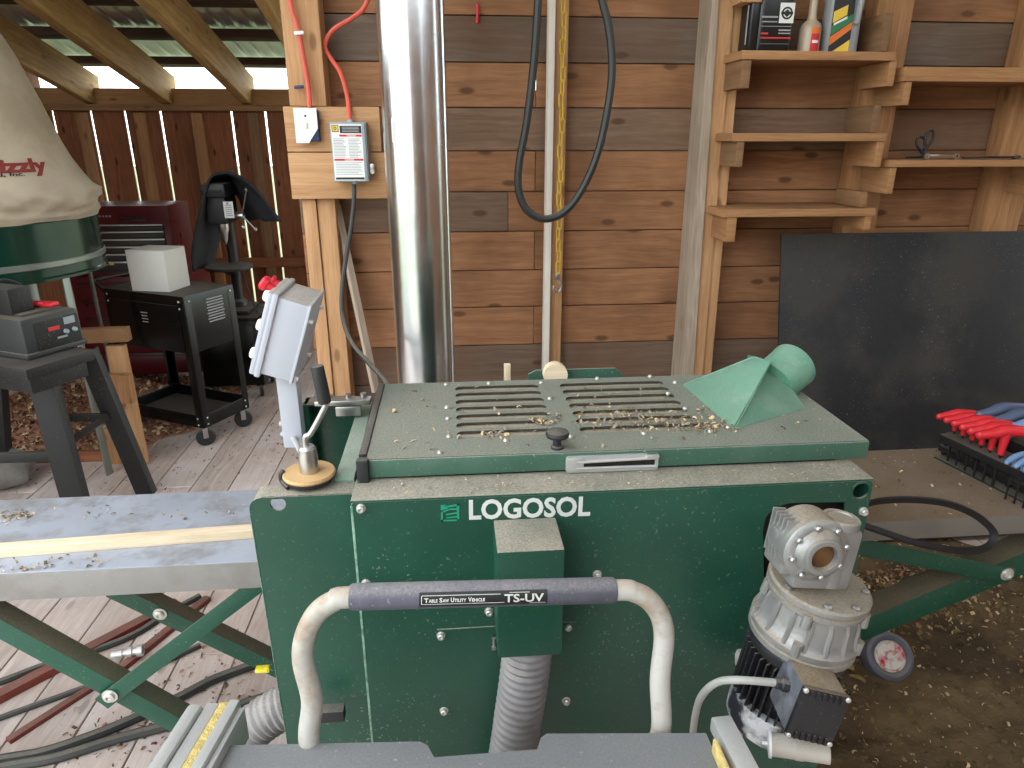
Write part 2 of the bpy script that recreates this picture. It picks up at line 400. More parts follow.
# floor planks run away from the camera
mb = MB()
x = -4.6
while x < 4.6:
    y = -3.2 - random.random()*1.5
    while y < 7.0:
        L = random.choice((3.1, 3.6, 4.3)); a = max(y, -3.0); b = min(y+L, 7.0)
        if b > a: mb.box((x+.0985, (a+b)/2, -.019+random.uniform(-.001, .001)), (.194, b-a-.003, .038), bev=.002, seg=1)
        y += L
    x += .1995
struct(mb.build('floor', 'floor_planks'))
mb = MB(); mb.box((0, 0, -.5), (120, 120, .1)); struct(mb.build('ground', 'ground_outside'))

# near wall of horizontal boards, with its post line
SEAM = [383, 346, 308, 271, 232, 192, 151, 107.5, 62, 15]
zs = [PY(450, s, WALL_Y).z for s in SEAM]
z = zs[0]
low = []
while z > 0.02: z -= .165; low.append(max(z, .0))
zs = low[::-1]+zs
while zs[-1] < 3.0: zs.append(zs[-1]+.168)
TONE = {0: .95, 1: .72, 2: .3, 3: .25, 4: .35, 5: .4, 6: .22, 7: .62, 8: .2, 9: .95, 10: .1}   # from the lowest visible board up: brown to silver grey
k0 = len(low)-1
mb = MB()
for i in range(len(zs)-1):
    h = zs[i+1]-zs[i]-.004; zc = (zs[i]+zs[i+1])/2
    k = i-k0
    cuts = [-.62, .30 if k in (5,) else (1.115 if k % 2 else .36), 1.75, 3.6] if k != 5 else [-.62, .245, 1.75, 3.6]
    for j in range(len(cuts)-1):
        t = TONE.get(k, .3)+random.uniform(-.06, .06)
        if k == 5: t = (.7, .3, .45)[j]
        if k == 7: t = .66
        L = cuts[j+1]-cuts[j]-.003
        mb.box(((cuts[j]+cuts[j+1])/2, WALL_Y+.026, zs[i+1]-.002), (L+.002, .006, .03), rnd=t)          # lap over the seam
        mb.box(((cuts[j]+cuts[j+1])/2, WALL_Y+.0105+random.uniform(-.002, .002), zc), (L, .022, h), bev=.0015, seg=1, rnd=t)
struct(mb.build('wall_back', 'wall_boards'))
mb = MB()
for i in range(29): mb.box((-3.45, 2.0+.165*i, 1.2), (.025, .163, 2.4), bev=.002, seg=1, rnd=random.random()*.8)
struct(mb.build('wall_left', 'stained_boards'))
# side wall on the right, behind the frame edge, and front wall pieces behind the camera
mb = MB()
for i in range(12):
    for y0, y1 in ((-3, 2.3), (2.6, 3.0)): mb.box((3.6, (y0+y1)/2, .13+i*.262), (.03, y1-y0, .258), bev=.002, seg=1, rnd=random.random()*.8)
struct(mb.build('wall_right', 'wall_boards'))
mb = MB()
for i in range(29): mb.box((-1.2+i*.165, -3.0, 1.7), (.163, .03, 3.5), bev=.002, seg=1, rnd=random.random()*.8)
struct(mb.build('wall_front', 'wall_boards'))

# far wall: upright stained boards with open gaps between them
bz = PY(170, 118, FAR_Y).z
slits = [PY(px, py, FAR_Y).x for px, py in ((53, 117), (91, 115), (125, 115), (161, 118), (232, 118), (266, 120))]
edges = [-5.4, -5.1, -4.8, -4.5, -4.23, -3.95, -3.65]+slits+[-1.28, -.98, -.7, -.4, -.1, .2, .5, .8]
mb = MB()
for a, b in zip(edges[:-1], edges[1:]):
    g0 = .010 if a in slits else .006; g1 = .010 if b in slits else .006
    n = 2 if b-a > .34 else 1
    for q in range(n):
        w = (b-g1-a-g0)/n
        cx = a+g0+w*(q+.5)
        for za, zb in ((.0, .676), (.684, 1.97)):
            mb.box((cx, FAR_Y+.012, (za+zb)/2), (w-(.001 if n > 1 else 0), .024, zb-za), Euler((0, random.uniform(-.0025, .0025), 0)), bev=.001, seg=1)
struct(mb.build('wall_far', 'stained_boards'))
for i, (px, py) in enumerate(((82, 118), (140, 118), (197, 118), (253, 118), (22, 118), (310, 118))):
    X = PY(px, py, FAR_Y-.03).x
    o = MB().box((X, FAR_Y-.025, .98), (.085, .05, 1.93), bev=.003).build('trim_%d' % (i+1), 'shelf_lumber'); struct(o)
o = MB().box((-2.2, FAR_Y-.05, .66), (6.2, .04, .09), bev=.003).build('trim_7', 'stained_boards'); struct(o)
o = MB().box((-2.2, FAR_Y-.02, 1.985), (6.2, .12, .05), bev=.003).build('trim_8', 'shelf_lumber'); struct(o)   # top plate
o = MB().box((-2.2, FAR_Y+.03, 2.07), (6.2, .03, .14), bev=.003).build('trim_9', 'new_lumber'); struct(o)   # lit blocking between rafters

# rafters fall away towards the far wall
SL = math.tan(R(13))
def roof_z(y): return 2.50+(FAR_Y-y)*SL
RX = [PY(91, 101, FAR_Y).x, PY(168, 104, FAR_Y).x, PY(248, 107, FAR_Y).x]
RX = [RX[0]-.66]+RX+[RX[2]+.66*i for i in range(1, 9)]
for i, X in enumerate(RX):
    y0 = 3.12 if X > -.72 else 2.1
    dz = (0, .03, 0, 0)[i] if i < 4 else 0
    p0 = V((X, FAR_Y+.12, roof_z(FAR_Y+.12)-.36)); p1 = V((X+.02, y0, roof_z(y0)-.36))
    MB_ = MB().beam(p0, p1, .085 if i in (2, 3) else .07, .26, bev=.012, rnd=random.random())
    struct(MB_.build('rafter_%d' % (i+1), 'old_rafter'))
for i in range(14):
    y = FAR_Y+.16-i*.61
    struct(MB().box((-.5 if y > 2.1 else 1.8, y, roof_z(y)-.105), (9.4 if y > 2.1 else 4.6, .085, .065), Euler((-R(13), 0, 0)), bev=.004).build('purlin_%d' % (i+1), 'dark_purlin'))
# corrugated metal sheets on the purlins: raised ribs every 23 cm
mb = MB()
def sheet(x0, x1, y0, y1):
    prof = []; x = x0
    while x < x1-1e-4:
        prof += [(x, 0), (x+.030, 0), (x+.042, .018), (x+.056, .018), (x+.068, 0), (x+.09, 0), (x+.094, .004), (x+.100, .004), (x+.104, 0)]; x += .127
    prof.append((x1, 0))
    n = 6
    vs = [[mb.vert((px, y0+(y1-y0)*j/n, roof_z(y0+(y1-y0)*j/n)-.055+pz)) for px, pz in prof] for j in range(n+1)]
    for j in range(n):
        for i in range(len(prof)-1): mb.face([vs[j][i], vs[j+1][i], vs[j+1][i+1], vs[j][i+1]])
sheet(-5.2, -.4864, 2.0, FAR_Y+.24); sheet(-.6136, 4.2, -3.4, FAR_Y+.24)
struct(mb.build('ceiling', 'roof_metal', angle=20, solid=.002))

# ---- posts of the near wall
def post(n, x0, x1, y0, z0, z1, m, rnd=None):
    return struct(MB().box(((x0+x1)/2, (y0+WALL_Y)/2-.002, (z0+z1)/2), (x1-x0, WALL_Y-y0-.004, z1-z0), bev=.004, rnd=rnd).build('trim_%d' % n, m))
zA = PY(330, 198, 2.87).z; zB = PY(330, 107, 2.87).z
post(10, -.58, -.527, 2.86, 0, zA-.003, 'new_lumber', .2)
post(11, -.525, -.455, 2.872, 0, zA-.003, 'new_lumber', .85)
post(12, -.59, -.455, 2.87, zB+.003, 3.2, 'new_lumber', .4)
zM = PY(330, 152, 2.86).z
for n, za, zb, xe in ((13, zM+.002, zB, -.255), (14, zA, zM-.002, -.215)):
    struct(MB().box(((-.61+xe)/2, 2.85, (za+zb)/2), (xe+.61, .036, zb-za), bev=.003, rnd=.3 if n == 13 else .7).build('trim_%d' % n, 'new_lumber'))
def taper(n, xl0, xl1, xr0, xr1, y0, m, rnd):
    """post whose edges are given at z = .76 and z = 2.24"""
    ex = lambda p, q, z: p+(q-p)*(z-.76)/(2.24-.76)
    mb = MB()
    cs = [[mb.vert((x, y, z), rnd) for x, y in ((ex(xl0, xl1, z), y0), (ex(xr0, xr1, z), y0), (ex(xr0, xr1, z), WALL_Y-.002), (ex(xl0, xl1, z), WALL_Y-.002))] for z in (0, 3.15)]
    for i in range(4):
        j = (i+1) % 4; w_ = (cs[0][j].co-cs[0][i].co).length
        mb.face([cs[0][i], cs[0][j], cs[1][j], cs[1][i]], 0, [(0, .1*i), (0, .1*i+w_), (3.15, .1*i+w_), (3.15, .1*i)])
    mb.face(cs[1]); mb.face(cs[0][::-1]); return struct(mb.build('trim_%d' % n, m))
taper(15, 1.014, 1.006, 1.070, 1.034, 2.86, 'grey_lumber', .5)
taper(16, 1.072, 1.036, 1.118, 1.098, 2.872, 'new_lumber', .25)
taper(17, 1.120, 1.100, 1.160, 1.142, 2.88, 'new_lumber', .6)
sx = PY(862, 210, 2.91).x
post(18, sx-.075, sx+.075, 2.91, 0, 3.2, 'shelf_lumber', .1)
sx2 = PY(1003, 210, 2.91).x
post(19, sx2-.075, sx2+.09, 2.91, 0, 3.2, 'shelf_lumber', .2)
# ================================================================ the planer
YF = 1.07; ZT = 1.16
planer = thing('wood_planer', 'large dusty green four-sided planer in the middle with a louvred lid', 'planer', (.28, 1.35, 0))
ci = lambda cx, cy, r, n=24: [(cx+r*math.cos(2*math.pi*i/n), cy+r*math.sin(2*math.pi*i/n)) for i in range(n)]
def rrect(x0, y0, x1, y1, r, n=5):
    o = []
    for cx, cy, a in ((x1-r, y1-r, 0), (x0+r, y1-r, 90), (x0+r, y0+r, 180), (x1-r, y0+r, 270)):
        o += [(cx+r*math.cos(R(a+90*i/n)), cy+r*math.sin(R(a+90*i/n))) for i in range(n+1)]
    return o
P2 = lambda px, py, Y=YF: (PY(px, py, Y).x, PY(px, py, Y).z)
XL, XR = -.186, .760
hole = [P2(*p) for p in ((764, 580), (763, 530), (766, 517), (774, 508), (790, 503), (845, 502), (843, 580))]
h2 = P2(861, 491)
out = [(XL, .28), (XR, .28), (XR, ZT-.012), (XR-.004, ZT-.004), (XL+.004, ZT-.004), (XL, ZT-.012)]
mb = MB(); mb.plate(out, [hole, ci(h2[0], h2[1], .0155)], .004, (0, YF+.004, 0), (1, 0, 0), (0, 0, 1))
mb.box(((XL+XR)/2, YF+.041, ZT-.002), (XR-XL, .082, .004), bev=.0035, rnd=0)      # turned-in top edge
mb.box((XL+.002, YF+.02, .72), (.004, .036, .86), bev=.001); mb.box((XR-.002, YF+.05, .72), (.004, .096, .86), bev=.001)
mb.plate(ci(h2[0], h2[1], .0195), [ci(h2[0], h2[1], .0157)], .001, (0, YF, 0), (1, 0, 0), (0, 0, 1))
fp = mb.build('front_panel', 'green_paint', planer)
MB().box((XL+.0015, YF+.001, .88), (.0045, .004, .54), bev=.001).build('worn_lit_edge', 'worn_lit_edge', fp)
# left wing panel, stepped back a little
YL = 1.10
l0 = P2(248, 500, YL); l1 = P2(277, 747, YL)
lx = l0[0]
tl = PY(262, 492, YL).z
hl = P2(278, 504, YL)
out = [(lx+.012, .28), (XL+.001, .28), (XL+.001, 1.157)]
out += [(lx+.022+.022*math.cos(R(a)), 1.135+.022*math.sin(R(a))) for a in (90, 112, 135, 157, 180)]
mb = MB(); mb.plate(out, [ci(hl[0], hl[1], .0135)], .004, (0, YL+.004, 0), (1, 0, 0), (0, 0, 1))
mb.box(((lx+.020+XL)/2, YL+.024, 1.155), (XL-lx-.020, .048, .004), bev=.003)
mb.beam((lx+.001, YL+.016, 1.132), (lx+.013, YL+.016, .28), .026, .004, up=(1, 0, 0), bev=.0015)
mb.tube([(lx+.022+.020*math.cos(R(a)), YL+.024, 1.135+.020*math.sin(R(a))) for a in (88, 112, 135, 157, 182)], 0, flat=(0, 1, 0), radii=[(.024, .002)]*5)
wp = mb.build('wing_panel', 'green_paint', planer)
MB().beam((lx+.0005, YL+.002, 1.13), (lx+.0125, YL+.002, .30), .004, .0035, up=(1, 0, 0), bev=.001).build('worn_lit_edge', 'worn_lit_edge', wp)  # pale strip paints rim wear and the light the rim catches
# the body behind the panels
mb = MB(); mb.box((.285, 1.41, .70), (.93, .34, .86), bev=.006)
mb.box((.285, 1.30, .16), (.90, .40, .22), bev=.006)
mb.build('body', 'green_paint', planer)
mb = MB(); mb.box((.64, 1.16, 1.02), (.22, .10, .25), bev=.004); mb.build('opening_shade', 'dark_inside', planer)  # near-black block added for the shaded interior behind the cutout
mb = MB()
for x0, x1 in ((-.13, -.05), (.62, .70)): mb.box(((x0+x1)/2, 1.38, .025), (x1-x0, .46, .05), bev=.006)
for p in ((-.09, 1.2), (-.09, 1.55), (.66, 1.2), (.66, 1.55)): mb.box((*p, .05), (.06, .06, .1), bev=.004)
mb.box((.285, 1.38, .03), (.78, .06, .05), bev=.004)
mb.build('foot_frame', 'green_brace', planer)

# ---- hood
HX0, HX1, HY0, HY1, HZ = -.165, .79, 1.145, 1.556, 1.2
slots = []
for x0, x1, sk in ((.0, .195, 0), (.245, .492, 0)):
    for i in range(7):
        yc = 1.508-i*.0435
        slots.append(rrect(x0, yc-.0145, x1, yc+.0145, .014, 6))
hood_top = MB().plate([(HX0, HY0+.004), (HX1, HY0+.004), (HX1, HY1), (HX0, HY1)], slots, .004, (0, 0, HZ-.004), (1, 0, 0), (0, 1, 0), hmi=1)
mb = hood_top
mb.box(((HX0+HX1)/2, HY0+.003, HZ-.0185), (HX1-HX0, .006, .035), bev=.0028)          # front lip
mb.box((HX1-.003, (HY0+HY1)/2, HZ-.020), (.006, HY1-HY0-.01, .033), bev=.001)
mb.box(((HX0+HX1)/2, HY1-.002, HZ-.022), (HX1-HX0, .004, .036), bev=.001)
hood = mb.build('hood', ['green_paint_dusty', 'slot_edge_shade'], planer)
MB().box((.245, 1.365, HZ-.0095), (.60, .36, .004), rnd=.3).build('louvre_tray', 'louvre_dust', hood)
mb = MB()
mb.box((HX0-.008, (HY0+HY1)/2+.01, HZ-.012), (.015, HY1-HY0-.02, .032), bev=.004)
mb.box((HX0-.006, HY0-.002, HZ-.024), (.022, .018, .058), bev=.005)
mb.build('edge_seal', 'black_rubber', hood)
# screws: one mesh, then copies
mb = MB(); mb.lathe([(.0058, 0), (.0058, .0015), (.0045, .0045), (.0015, .0058)], (0, 0, 0), n=12)
mb.cyl((0, 0, -.004), (0, 0, .0005), .003, n=8)
screw = mb.build('screw', 'bolt_zinc'); screw.parent = hood
SCR = [(446, 385), (489, 384), (447, 408), (448, 419), (449, 437), (506, 441), (541, 383), (550, 399), (558, 415), (571, 437), (597, 379), (650, 377), (668, 394), (685, 409), (710, 432), (644, 434), (675, 383), (440, 453), (728, 428)]
first = True
for px, py in SCR:
    w = PZ(px, py, HZ+.0005)
    m = xf(w)
    if first: screw.matrix_local = Matrix.Translation(-ORG[planer.name]) @ m; ORG[screw.name] = ORG[planer.name]; first = False
    else: inst(screw, hood, m)
# knob
k = PZ(557, 448, HZ)
mb = MB(); mb.lathe([(.012, 0), (.0115, .004), (.008, .006), (.008, .018), (.011, .02), (.021, .024), (.0225, .029), (.0205, .034), (.012, .037), (.004, .038)], k, n=28)
mb.build('knob', 'black_rubber', hood)
# pull latch on the front lip
a = PY(566, 462, HY0-.002); b = PY(658, 457, HY0-.002)
zc = HZ-.0225
mb = MB(); mb.plate(rrect(a.x, zc-.016, b.x, zc+.016, .005), [rrect(a.x+.016, zc-.009, b.x-.006, zc+.007, .003)], .006, (0, HY0, 0), (1, 0, 0), (0, 0, 1))
mb.tube([(a.x+.02, HY0-.008, zc+.006), (b.x-.004, HY0-.008, zc+.009)], .0028, 8); mb.tube([(a.x+.02, HY0-.007, zc-.007), (b.x-.004, HY0-.007, zc-.008)], .0028, 8)
mb.box((a.x+.016, HY0-.005, zc), (.034, .008, .026), bev=.003); mb.box((b.x-.012, HY0-.006, zc+.013), (.024, .012, .006), bev=.002)
lt = mb.build('latch', 'alu_rail', hood); lt['label'] = 'silver pull latch'
mb = MB(); mb.box(((a.x+b.x)/2+.01, HY0-.0015, zc), (b.x-a.x-.02, .003, .016)); mb.build('latch_recess', 'dark_inside', hood)

# hopper: folded transition with a round spigot
A = PZ(681, 385, HZ); B = PZ(733, 430, HZ); C = PZ(808, 409, HZ); D = A+(C-B)+V((.0, .02, 0))
E1 = PY(754, 356, 1.41); E2 = PY(772, 362, 1.385)
E3 = E2+V((.03, .07, -.022)); E4 = E1+V((.02, .07, -.022))
mb = MB()
v = [mb.vert(p) for p in (A, B, C, D, E1, E2, E3, E4)]
for f in ((0, 1, 5, 4), (1, 2, 6, 5), (2, 3, 7, 6), (3, 0, 4, 7), (4, 5, 6, 7)): mb.face([v[i] for i in f])
mb.face([v[i] for i in (3, 2, 1, 0)])
bmesh.ops.recalc_face_normals(mb.bm, faces=mb.bm.faces[:])
bmesh.ops.bevel(mb.bm, geom=mb.bm.edges[:], offset=.0025, segments=2, affect='EDGES')
hop = mb.build('hopper', 'green_hopper', hood)
e0 = PY(779, 348, 1.46); e1 = PY(808, 381, 1.46); cc = (e0+e1)/2
axd = V((.80, .48, .36)).normalized()
r0 = (e1-e0).length/2*.93
mb = MB(); mb.lathe([(r0*.98, -.085), (r0*1.0, -.02), (r0*1.02, -.004), (r0*1.02, 0), (r0*.95, 0), (r0*.93, -.06), (r0*.3, -.07)], cc, axd, 40, caps=True)
mb.build('spigot', 'green_hopper', hood)
# strip of machine frame left of the hood, bent bracket and chrome bar behind it
q = [PZ(335, 478, 1.163), PZ(354, 478, 1.163), PZ(372, 402, 1.163), PZ(359, 405, 1.163)]
mb = MB(); vs = [mb.vert(p) for p in q]+[mb.vert(p-V((0, 0, .04))) for p in q]
for f in ((0, 1, 2, 3), (7, 6, 5, 4), (0, 4, 5, 1), (1, 5, 6, 2), (2, 6, 7, 3), (3, 7, 4, 0)): mb.face([vs[i] for i in f])
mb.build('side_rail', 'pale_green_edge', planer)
YB = 1.46
b0 = PY(301, 405, YB); b1 = PY(352, 404, YB)
mb = MB(); mb.box(((b0.x+b1.x)/2, YB+.05, (b0.z+.8)/2), (b1.x-b0.x, .006, b0.z-.8), bev=.002)
mb.box((b0.x+.008, YB+.024, (b0.z+.8)/2), (.016, .05, b0.z-.8), bev=.004); mb.box(((b0.x+b1.x)/2, YB+.025, b0.z-.002), (b1.x-b0.x, .05, .004), bev=.0015)
br = mb.build('bracket', 'green_paint', planer)
c0 = PY(318, 405, YB-.01); c1 = PY(369, 402, YB-.01)
mb = MB(); mb.box(((c0+c1)/2+V((0, 0, .006))), (c1.x-c0.x+.01, .03, .012), bev=.003)
for t in (.25, .6, .9): mb.cyl(c0.lerp(c1, t)+V((0, 0, .012)), c0.lerp(c1, t)+V((0, 0, .022)), .007, n=12)
mb.box(c0.lerp(c1, .6)+V((0, -.01, -.014)), (.055, .01, .022), bev=.002)
mb.build('clamp_bar', 'bare_steel', br)
# plate peeking up behind the hood
q0 = PY(528, 380, 1.62); q1 = PY(622, 380, 1.62); zt = PY(560, 369, 1.62).z
mb = MB(); mb.plate([(q0.x, 1.1), (q1.x, 1.1), (q1.x, zt-.018), (q1.x-.02, zt), (q0.x+.02, zt), (q0.x, zt-.01)], [ci(PY(577, 373, 1.62).x, zt-.012, .003, 10)], .006, (0, 1.62, 0), (1, 0, 0), (0, 0, 1))
mb.box(((q0.x+q1.x)/2, 1.66, 1.105), (.2, .1, .012), bev=.002)
mb.build('rear_bracket', 'green_paint_dusty', planer)
w0 = PY(506, 380, 1.63)
MB().box((w0.x+.003, 1.63, w0.z+.005), (.016, .016, .075), bev=.002).build('scale_post', 'planed_strip', planer)
mb = MB(); mb.lathe([(.03, -.012), (.03, .012)], PY(555, 374, 1.6), (0, 1, 0), 24); mb.build('pulley', 'planed_strip', planer)

# crank with its wooden disc
hub = PZ(310, 475, 1.172)
mb = MB(); mb.lathe([(.045, 0), (.047, .0035), (.045, .008)], hub+V((-.001, 0, 0)), (0, 0, 1), 40)
crank = mb.build('crank', 'plywood_disc', planer); crank['label'] = 'crank on a round plywood disc'
mb = MB(); mb.lathe([(.042, -.009), (.0445, -.001)], hub+V((-.001, 0, 0)), (0, 0, 1), 40); mb.tube(smooth([hub+V((-.046, .0, .012)), hub+V((-.050, -.006, .006)), hub+V((-.048, -.01, -.006)), hub+V((-.034, -.028, -.010))]), .004, 8)
mb.build('scale_ring', 'black_rubber', crank)
mb = MB(); mb.lathe([(.017, 0), (.017, .03), (.0155, .036), (.0155, .046), (.012, .05)], hub+V((0, 0, .008)), n=24)
mb.tube(smooth([hub+V((-.001, 0, .05)), hub+V((-.001, 0, .075)), PY(311, 433, hub.y), PY(324, 409, hub.y), PY(326, 402, hub.y), PY(325, 396, hub.y)], 5), .0055, 12)
mb.build('crank_rod', 'bare_steel', crank)
g0 = PY(325, 403, hub.y); g1 = PY(317, 366, hub.y)
mb = MB(); mb.tube([g0, g0.lerp(g1, .03), g0.lerp(g1, .5), g0.lerp(g1, .95), g1], .01, 16, radii=[.0095, .0115, .0118, .0112, .0098]); mb.build('crank_grip', 'black_rubber', crank)

# ---- control enclosure on its post
YC = 1.37
ang = R(19)
eh = V((math.sin(ang), 0, math.cos(ang))); ed = V((math.cos(ang), 0, -math.sin(ang))); ew = V((0, 1, 0))
TLc = PY(273.8, 296, YC); TRc = PY(311, 308.4, YC); BLc = PY(256.6, 373, YC)
dL = (TRc-TLc).dot(ed); hL = (TLc-BLc).dot(eh); wL = .15
Mx = Matrix((ed, ew, eh)).transposed()
cen = TLc + ed*dL/2 - eh*hL/2 + ew*wL/2
pm = MB(); pp0 = PY(287, 378, YC+.05); pp1 = PY(294, 442, YC+.05)
pm.box(((pp0.x+pp1.x)/2+.0, YC+.06, (pp0.z+pp1.z)/2+.03), (.042, .04, pp0.z-pp1.z+.08), bev=.004)
pm.tube([(pp1.x, YC+.05, pp1.z+.01), PZ(306, 462, 1.17), PZ(306, 466, 1.155)], .006, 8)
for z in (.02, .045): pm.cyl((pp1.x-.026, YC+.05, pp1.z+z), (pp1.x-.02, YC+.05, pp1.z+z), .006, n=10)
pm.build('control_post', 'enclosure_grey', planer)
mb = MB(); mb.box(cen, (dL, wL, hL), Mx, bev=.005)
mb.box(cen-ed*(dL/2-.004), (.012, wL+.014, hL+.014), Mx, bev=.004)                     # rim against the lid
mb.box(cen+ed*(dL/2-.002), (.006, wL+.006, hL+.006), Mx, bev=.002)
encl = mb.build('control_enclosure', 'enclosure_grey', planer)
MB().box(cen-ed*(dL/2+.006), (.014, wL+.010, hL+.010), Mx, bev=.006).build('enclosure_lid', 'enclosure_grey', encl)
lf = cen-ed*(dL/2+.013)
for t in (.40, .02, -.36):
    p = lf+eh*hL*t-ew*.03
    mb = MB(); mb.lathe([(.013, -.001), (.013, .004), (.0115, .012), (.009, .014)], p, -ed, 20); mb.build('push_button', 'enclosure_white', encl)
p = lf+eh*hL*.47-ew*.02-ed*.003
mb = MB(); mb.lathe([(.009, -.004), (.009, .01), (.015, .012), (.016, .02), (.012, .025)], p+eh*.004, (-ed+eh*.35), 20); mb.build('stop_button', 'red_plastic', encl)
mb = MB(); mb.lathe([(.006, -.004), (.006, .008), (.010, .010), (.010, .016)], p+ew*.05+eh*.004, (-ed+eh*.35), 16); mb.build('start_button', 'red_plastic', encl)
for t, s in ((.30, 1), (-.38, 1), (.30, -1), (-.46, -1)):
    q = cen+ed*(dL/2)+eh*hL*t+ew*s*(wL/2-.012)
    MB().cyl(q-ed*.001, q+ed*.009, .0045, n=10).build('mounting_pin', 'enclosure_white', encl)

# ---- chute on the front, access plate, bolts
x0 = PY(497, 600, YF).x; x1 = PY(567, 600, YF).x
YCH = .965
zt = 1.078; cf0 = PY(497, 553, YCH); cf1 = PY(565, 551, YCH)
zt = cf0.z; zb = PY(530, 657, YCH).z
mb = MB(); mb.box(((cf0.x+cf1.x)/2, (YCH+YF)/2, (zt+zb)/2), (cf1.x-cf0.x, YF-YCH-.001, zt-zb), bev=.004)
ch = mb.build('dust_chute', 'green_paint', planer)
a0 = P2(437, 629); a1 = P2(441, 712); a2 = P2(571, 706); a3 = P2(570, 622)
pa = [(a0[0], a1[1]), (a3[0]+.006, a1[1]), (a3[0]+.006, a0[1]), (a0[0], a0[1])]
MB().plate(pa, [], .003, (0, YF, 0), (1, 0, 0), (0, 0, 1)).build('access_plate', 'green_paint', planer)
mb = MB(); mb.lathe([(.0085, 0), (.0085, .0015), (.0065, .0016), (.0065, .008), (.005, .0095), (.0035, .0095), (.0035, .006)], (0, 0, 0), n=16)
bolt = mb.build('bolt', 'bolt_zinc'); bolt.parent = planer; first = True
for px, py, Y in ((361, 508, YF), (441, 635, YF-.002), (444, 710, YF-.002), (489, 611, YF), (568, 626, YF), (566, 700, YF-.002), (863, 511, YF), (366, 583, YF), (597, 574, YF)):
    m = xf(PY(px, py, Y), (0, -1, 0))
    if first: bolt.matrix_local = Matrix.Translation(-ORG[planer.name]) @ m; ORG[bolt.name] = ORG[planer.name]; first = False
    else: inst(bolt, planer, m)
mb = MB(); c = PY(494, 642, YF-.004); mb.tube([c+V((0, 0, .014)), c-V((0, 0, .012))], .003, 8); mb.box(c-V((0, 0, .013)), (.009, .008, .008), bev=.002); mb.box(c+V((0, 0, .012)), (.008, .008, .004)); mb.build('clip', 'bare_steel', planer)
s0 = PY(322, 704, YF); mb = MB(); mb.box((s0.x+.021, YF-.012, s0.z-.012), (.046, .024, .026), bev=.003); mb.build('rubber_stop', 'black_rubber', planer)

# ---- the lettering and emblem
def on_front(px0, py0, px1, py1, Y=YF-.0006):
    p = PY(px0, py0, Y); q = PY(px1, py1, Y); ex = (q-p).normalized(); ez = V((-ex.z, 0, ex.x))
    return p, (q-p).length, (lambda v: p+ex*v.x+ez*v.y+V((0, -1, 0))*v.z)
p, w, fn = on_front(469, 519, 590, 515)
hh = (PY(530, 497, YF)-PY(530, 516, YF)).length
mb = MB(); put_text(mb, 'LOGOSOL', .1, fn, bold=.0028, width=w, height=hh)
lg = mb.build('lettering', 'logo_white', planer); lg['label'] = 'white capital lettering on the front panel'
p, w, fn = on_front(440, 521.5, 460, 520.8)
mb = MB(); s = w
def q2(pts, z=.0005): mb.face([mb.vert(fn(V((x*s, y*s, z)))) for x, y in pts])
q2([(.05, .0), (.16, .0), (.16, .62), (.05, .5)]); q2([(.05, 0), (.95, 0), (.95, .1), (.05, .1)]); q2([(.85, 0), (.97, 0), (.97, .98), (.85, .98)])
q2([(.25, .88), (.97, .98), (.97, .88), (.4, .78)]); q2([(.1, .58), (.55, .74), (.85, .74), (.85, .64), (.5, .64), (.16, .5)])
q2([(.3, .44), (.85, .52), (.85, .42), (.3, .34)]); q2([(.3, .24), (.85, .30), (.85, .2), (.3, .16)]); q2([(0.05, .62), (.05, .95), (.3, .95), (.42, .72)])
em = mb.build('emblem', 'logo_green', planer); em['label'] = 'small light green emblem beside the lettering'

# ================================================================ gearbox and motor bolted to the front right
la = R(7)
ga = V((math.sin(la), -.06, math.cos(la))).normalized(); gv = V((0, -1, 0)); gv = (gv-ga*gv.dot(ga)).normalized(); gu = gv.cross(ga)*-1
if gu.x < 0: gu = -gu
C0 = PY(820, 581, .925)
KR = .935
gear = MB(); rF = .0825
gear.lathe([(rF-.004, 0), (rF, -.003), (rF, -.010), (rF-.006, -.012), (rF-.006, -.016), (rF-.001, -.018), (rF-.001, -.024), (rF-.012, -.028), (.074, -.032), (.076, -.053), (.080, -.074), (.085, -.084), (.089, -.088), (.089, -.097), (.086, -.099), (.086, -.101), (.089, -.103), (.089, -.112), (.083, -.116)][::-1], C0, ga, 56)
for i in range(16):
    t = 2*math.pi*i/16+.1; d = gu*math.cos(t)+gv*math.sin(t)
    gear.tube([C0+d*.072-ga*.030, C0+d*.077-ga*.042, C0+d*.079-ga*.066, C0+d*.084-ga*.086], .0042, 6)
for t in (-.15, .75, 2.2, 3.4): # lugs
    d = gu*math.cos(t)+gv*math.sin(t)
    gear.tube([C0+d*.078-ga*.018, C0+d*.080-ga*.043], .008, 10); gear.tube([C0+d*.085-ga*.072, C0+d*.085-ga*.096], .008, 10)
bell = gear.build('motor_bell', 'cast_alu', planer); bell['label'] = 'ribbed cast aluminium bell housing'
for t in (.35, 1.2, 1.9, 2.8, -.6):
    d = gu*math.cos(t)+gv*math.sin(t); MB().lathe([(.007, -.002), (.007, .004), (.004, .006)], C0+d*.071, ga, 8).build('bolt_head', 'bare_steel', bell)
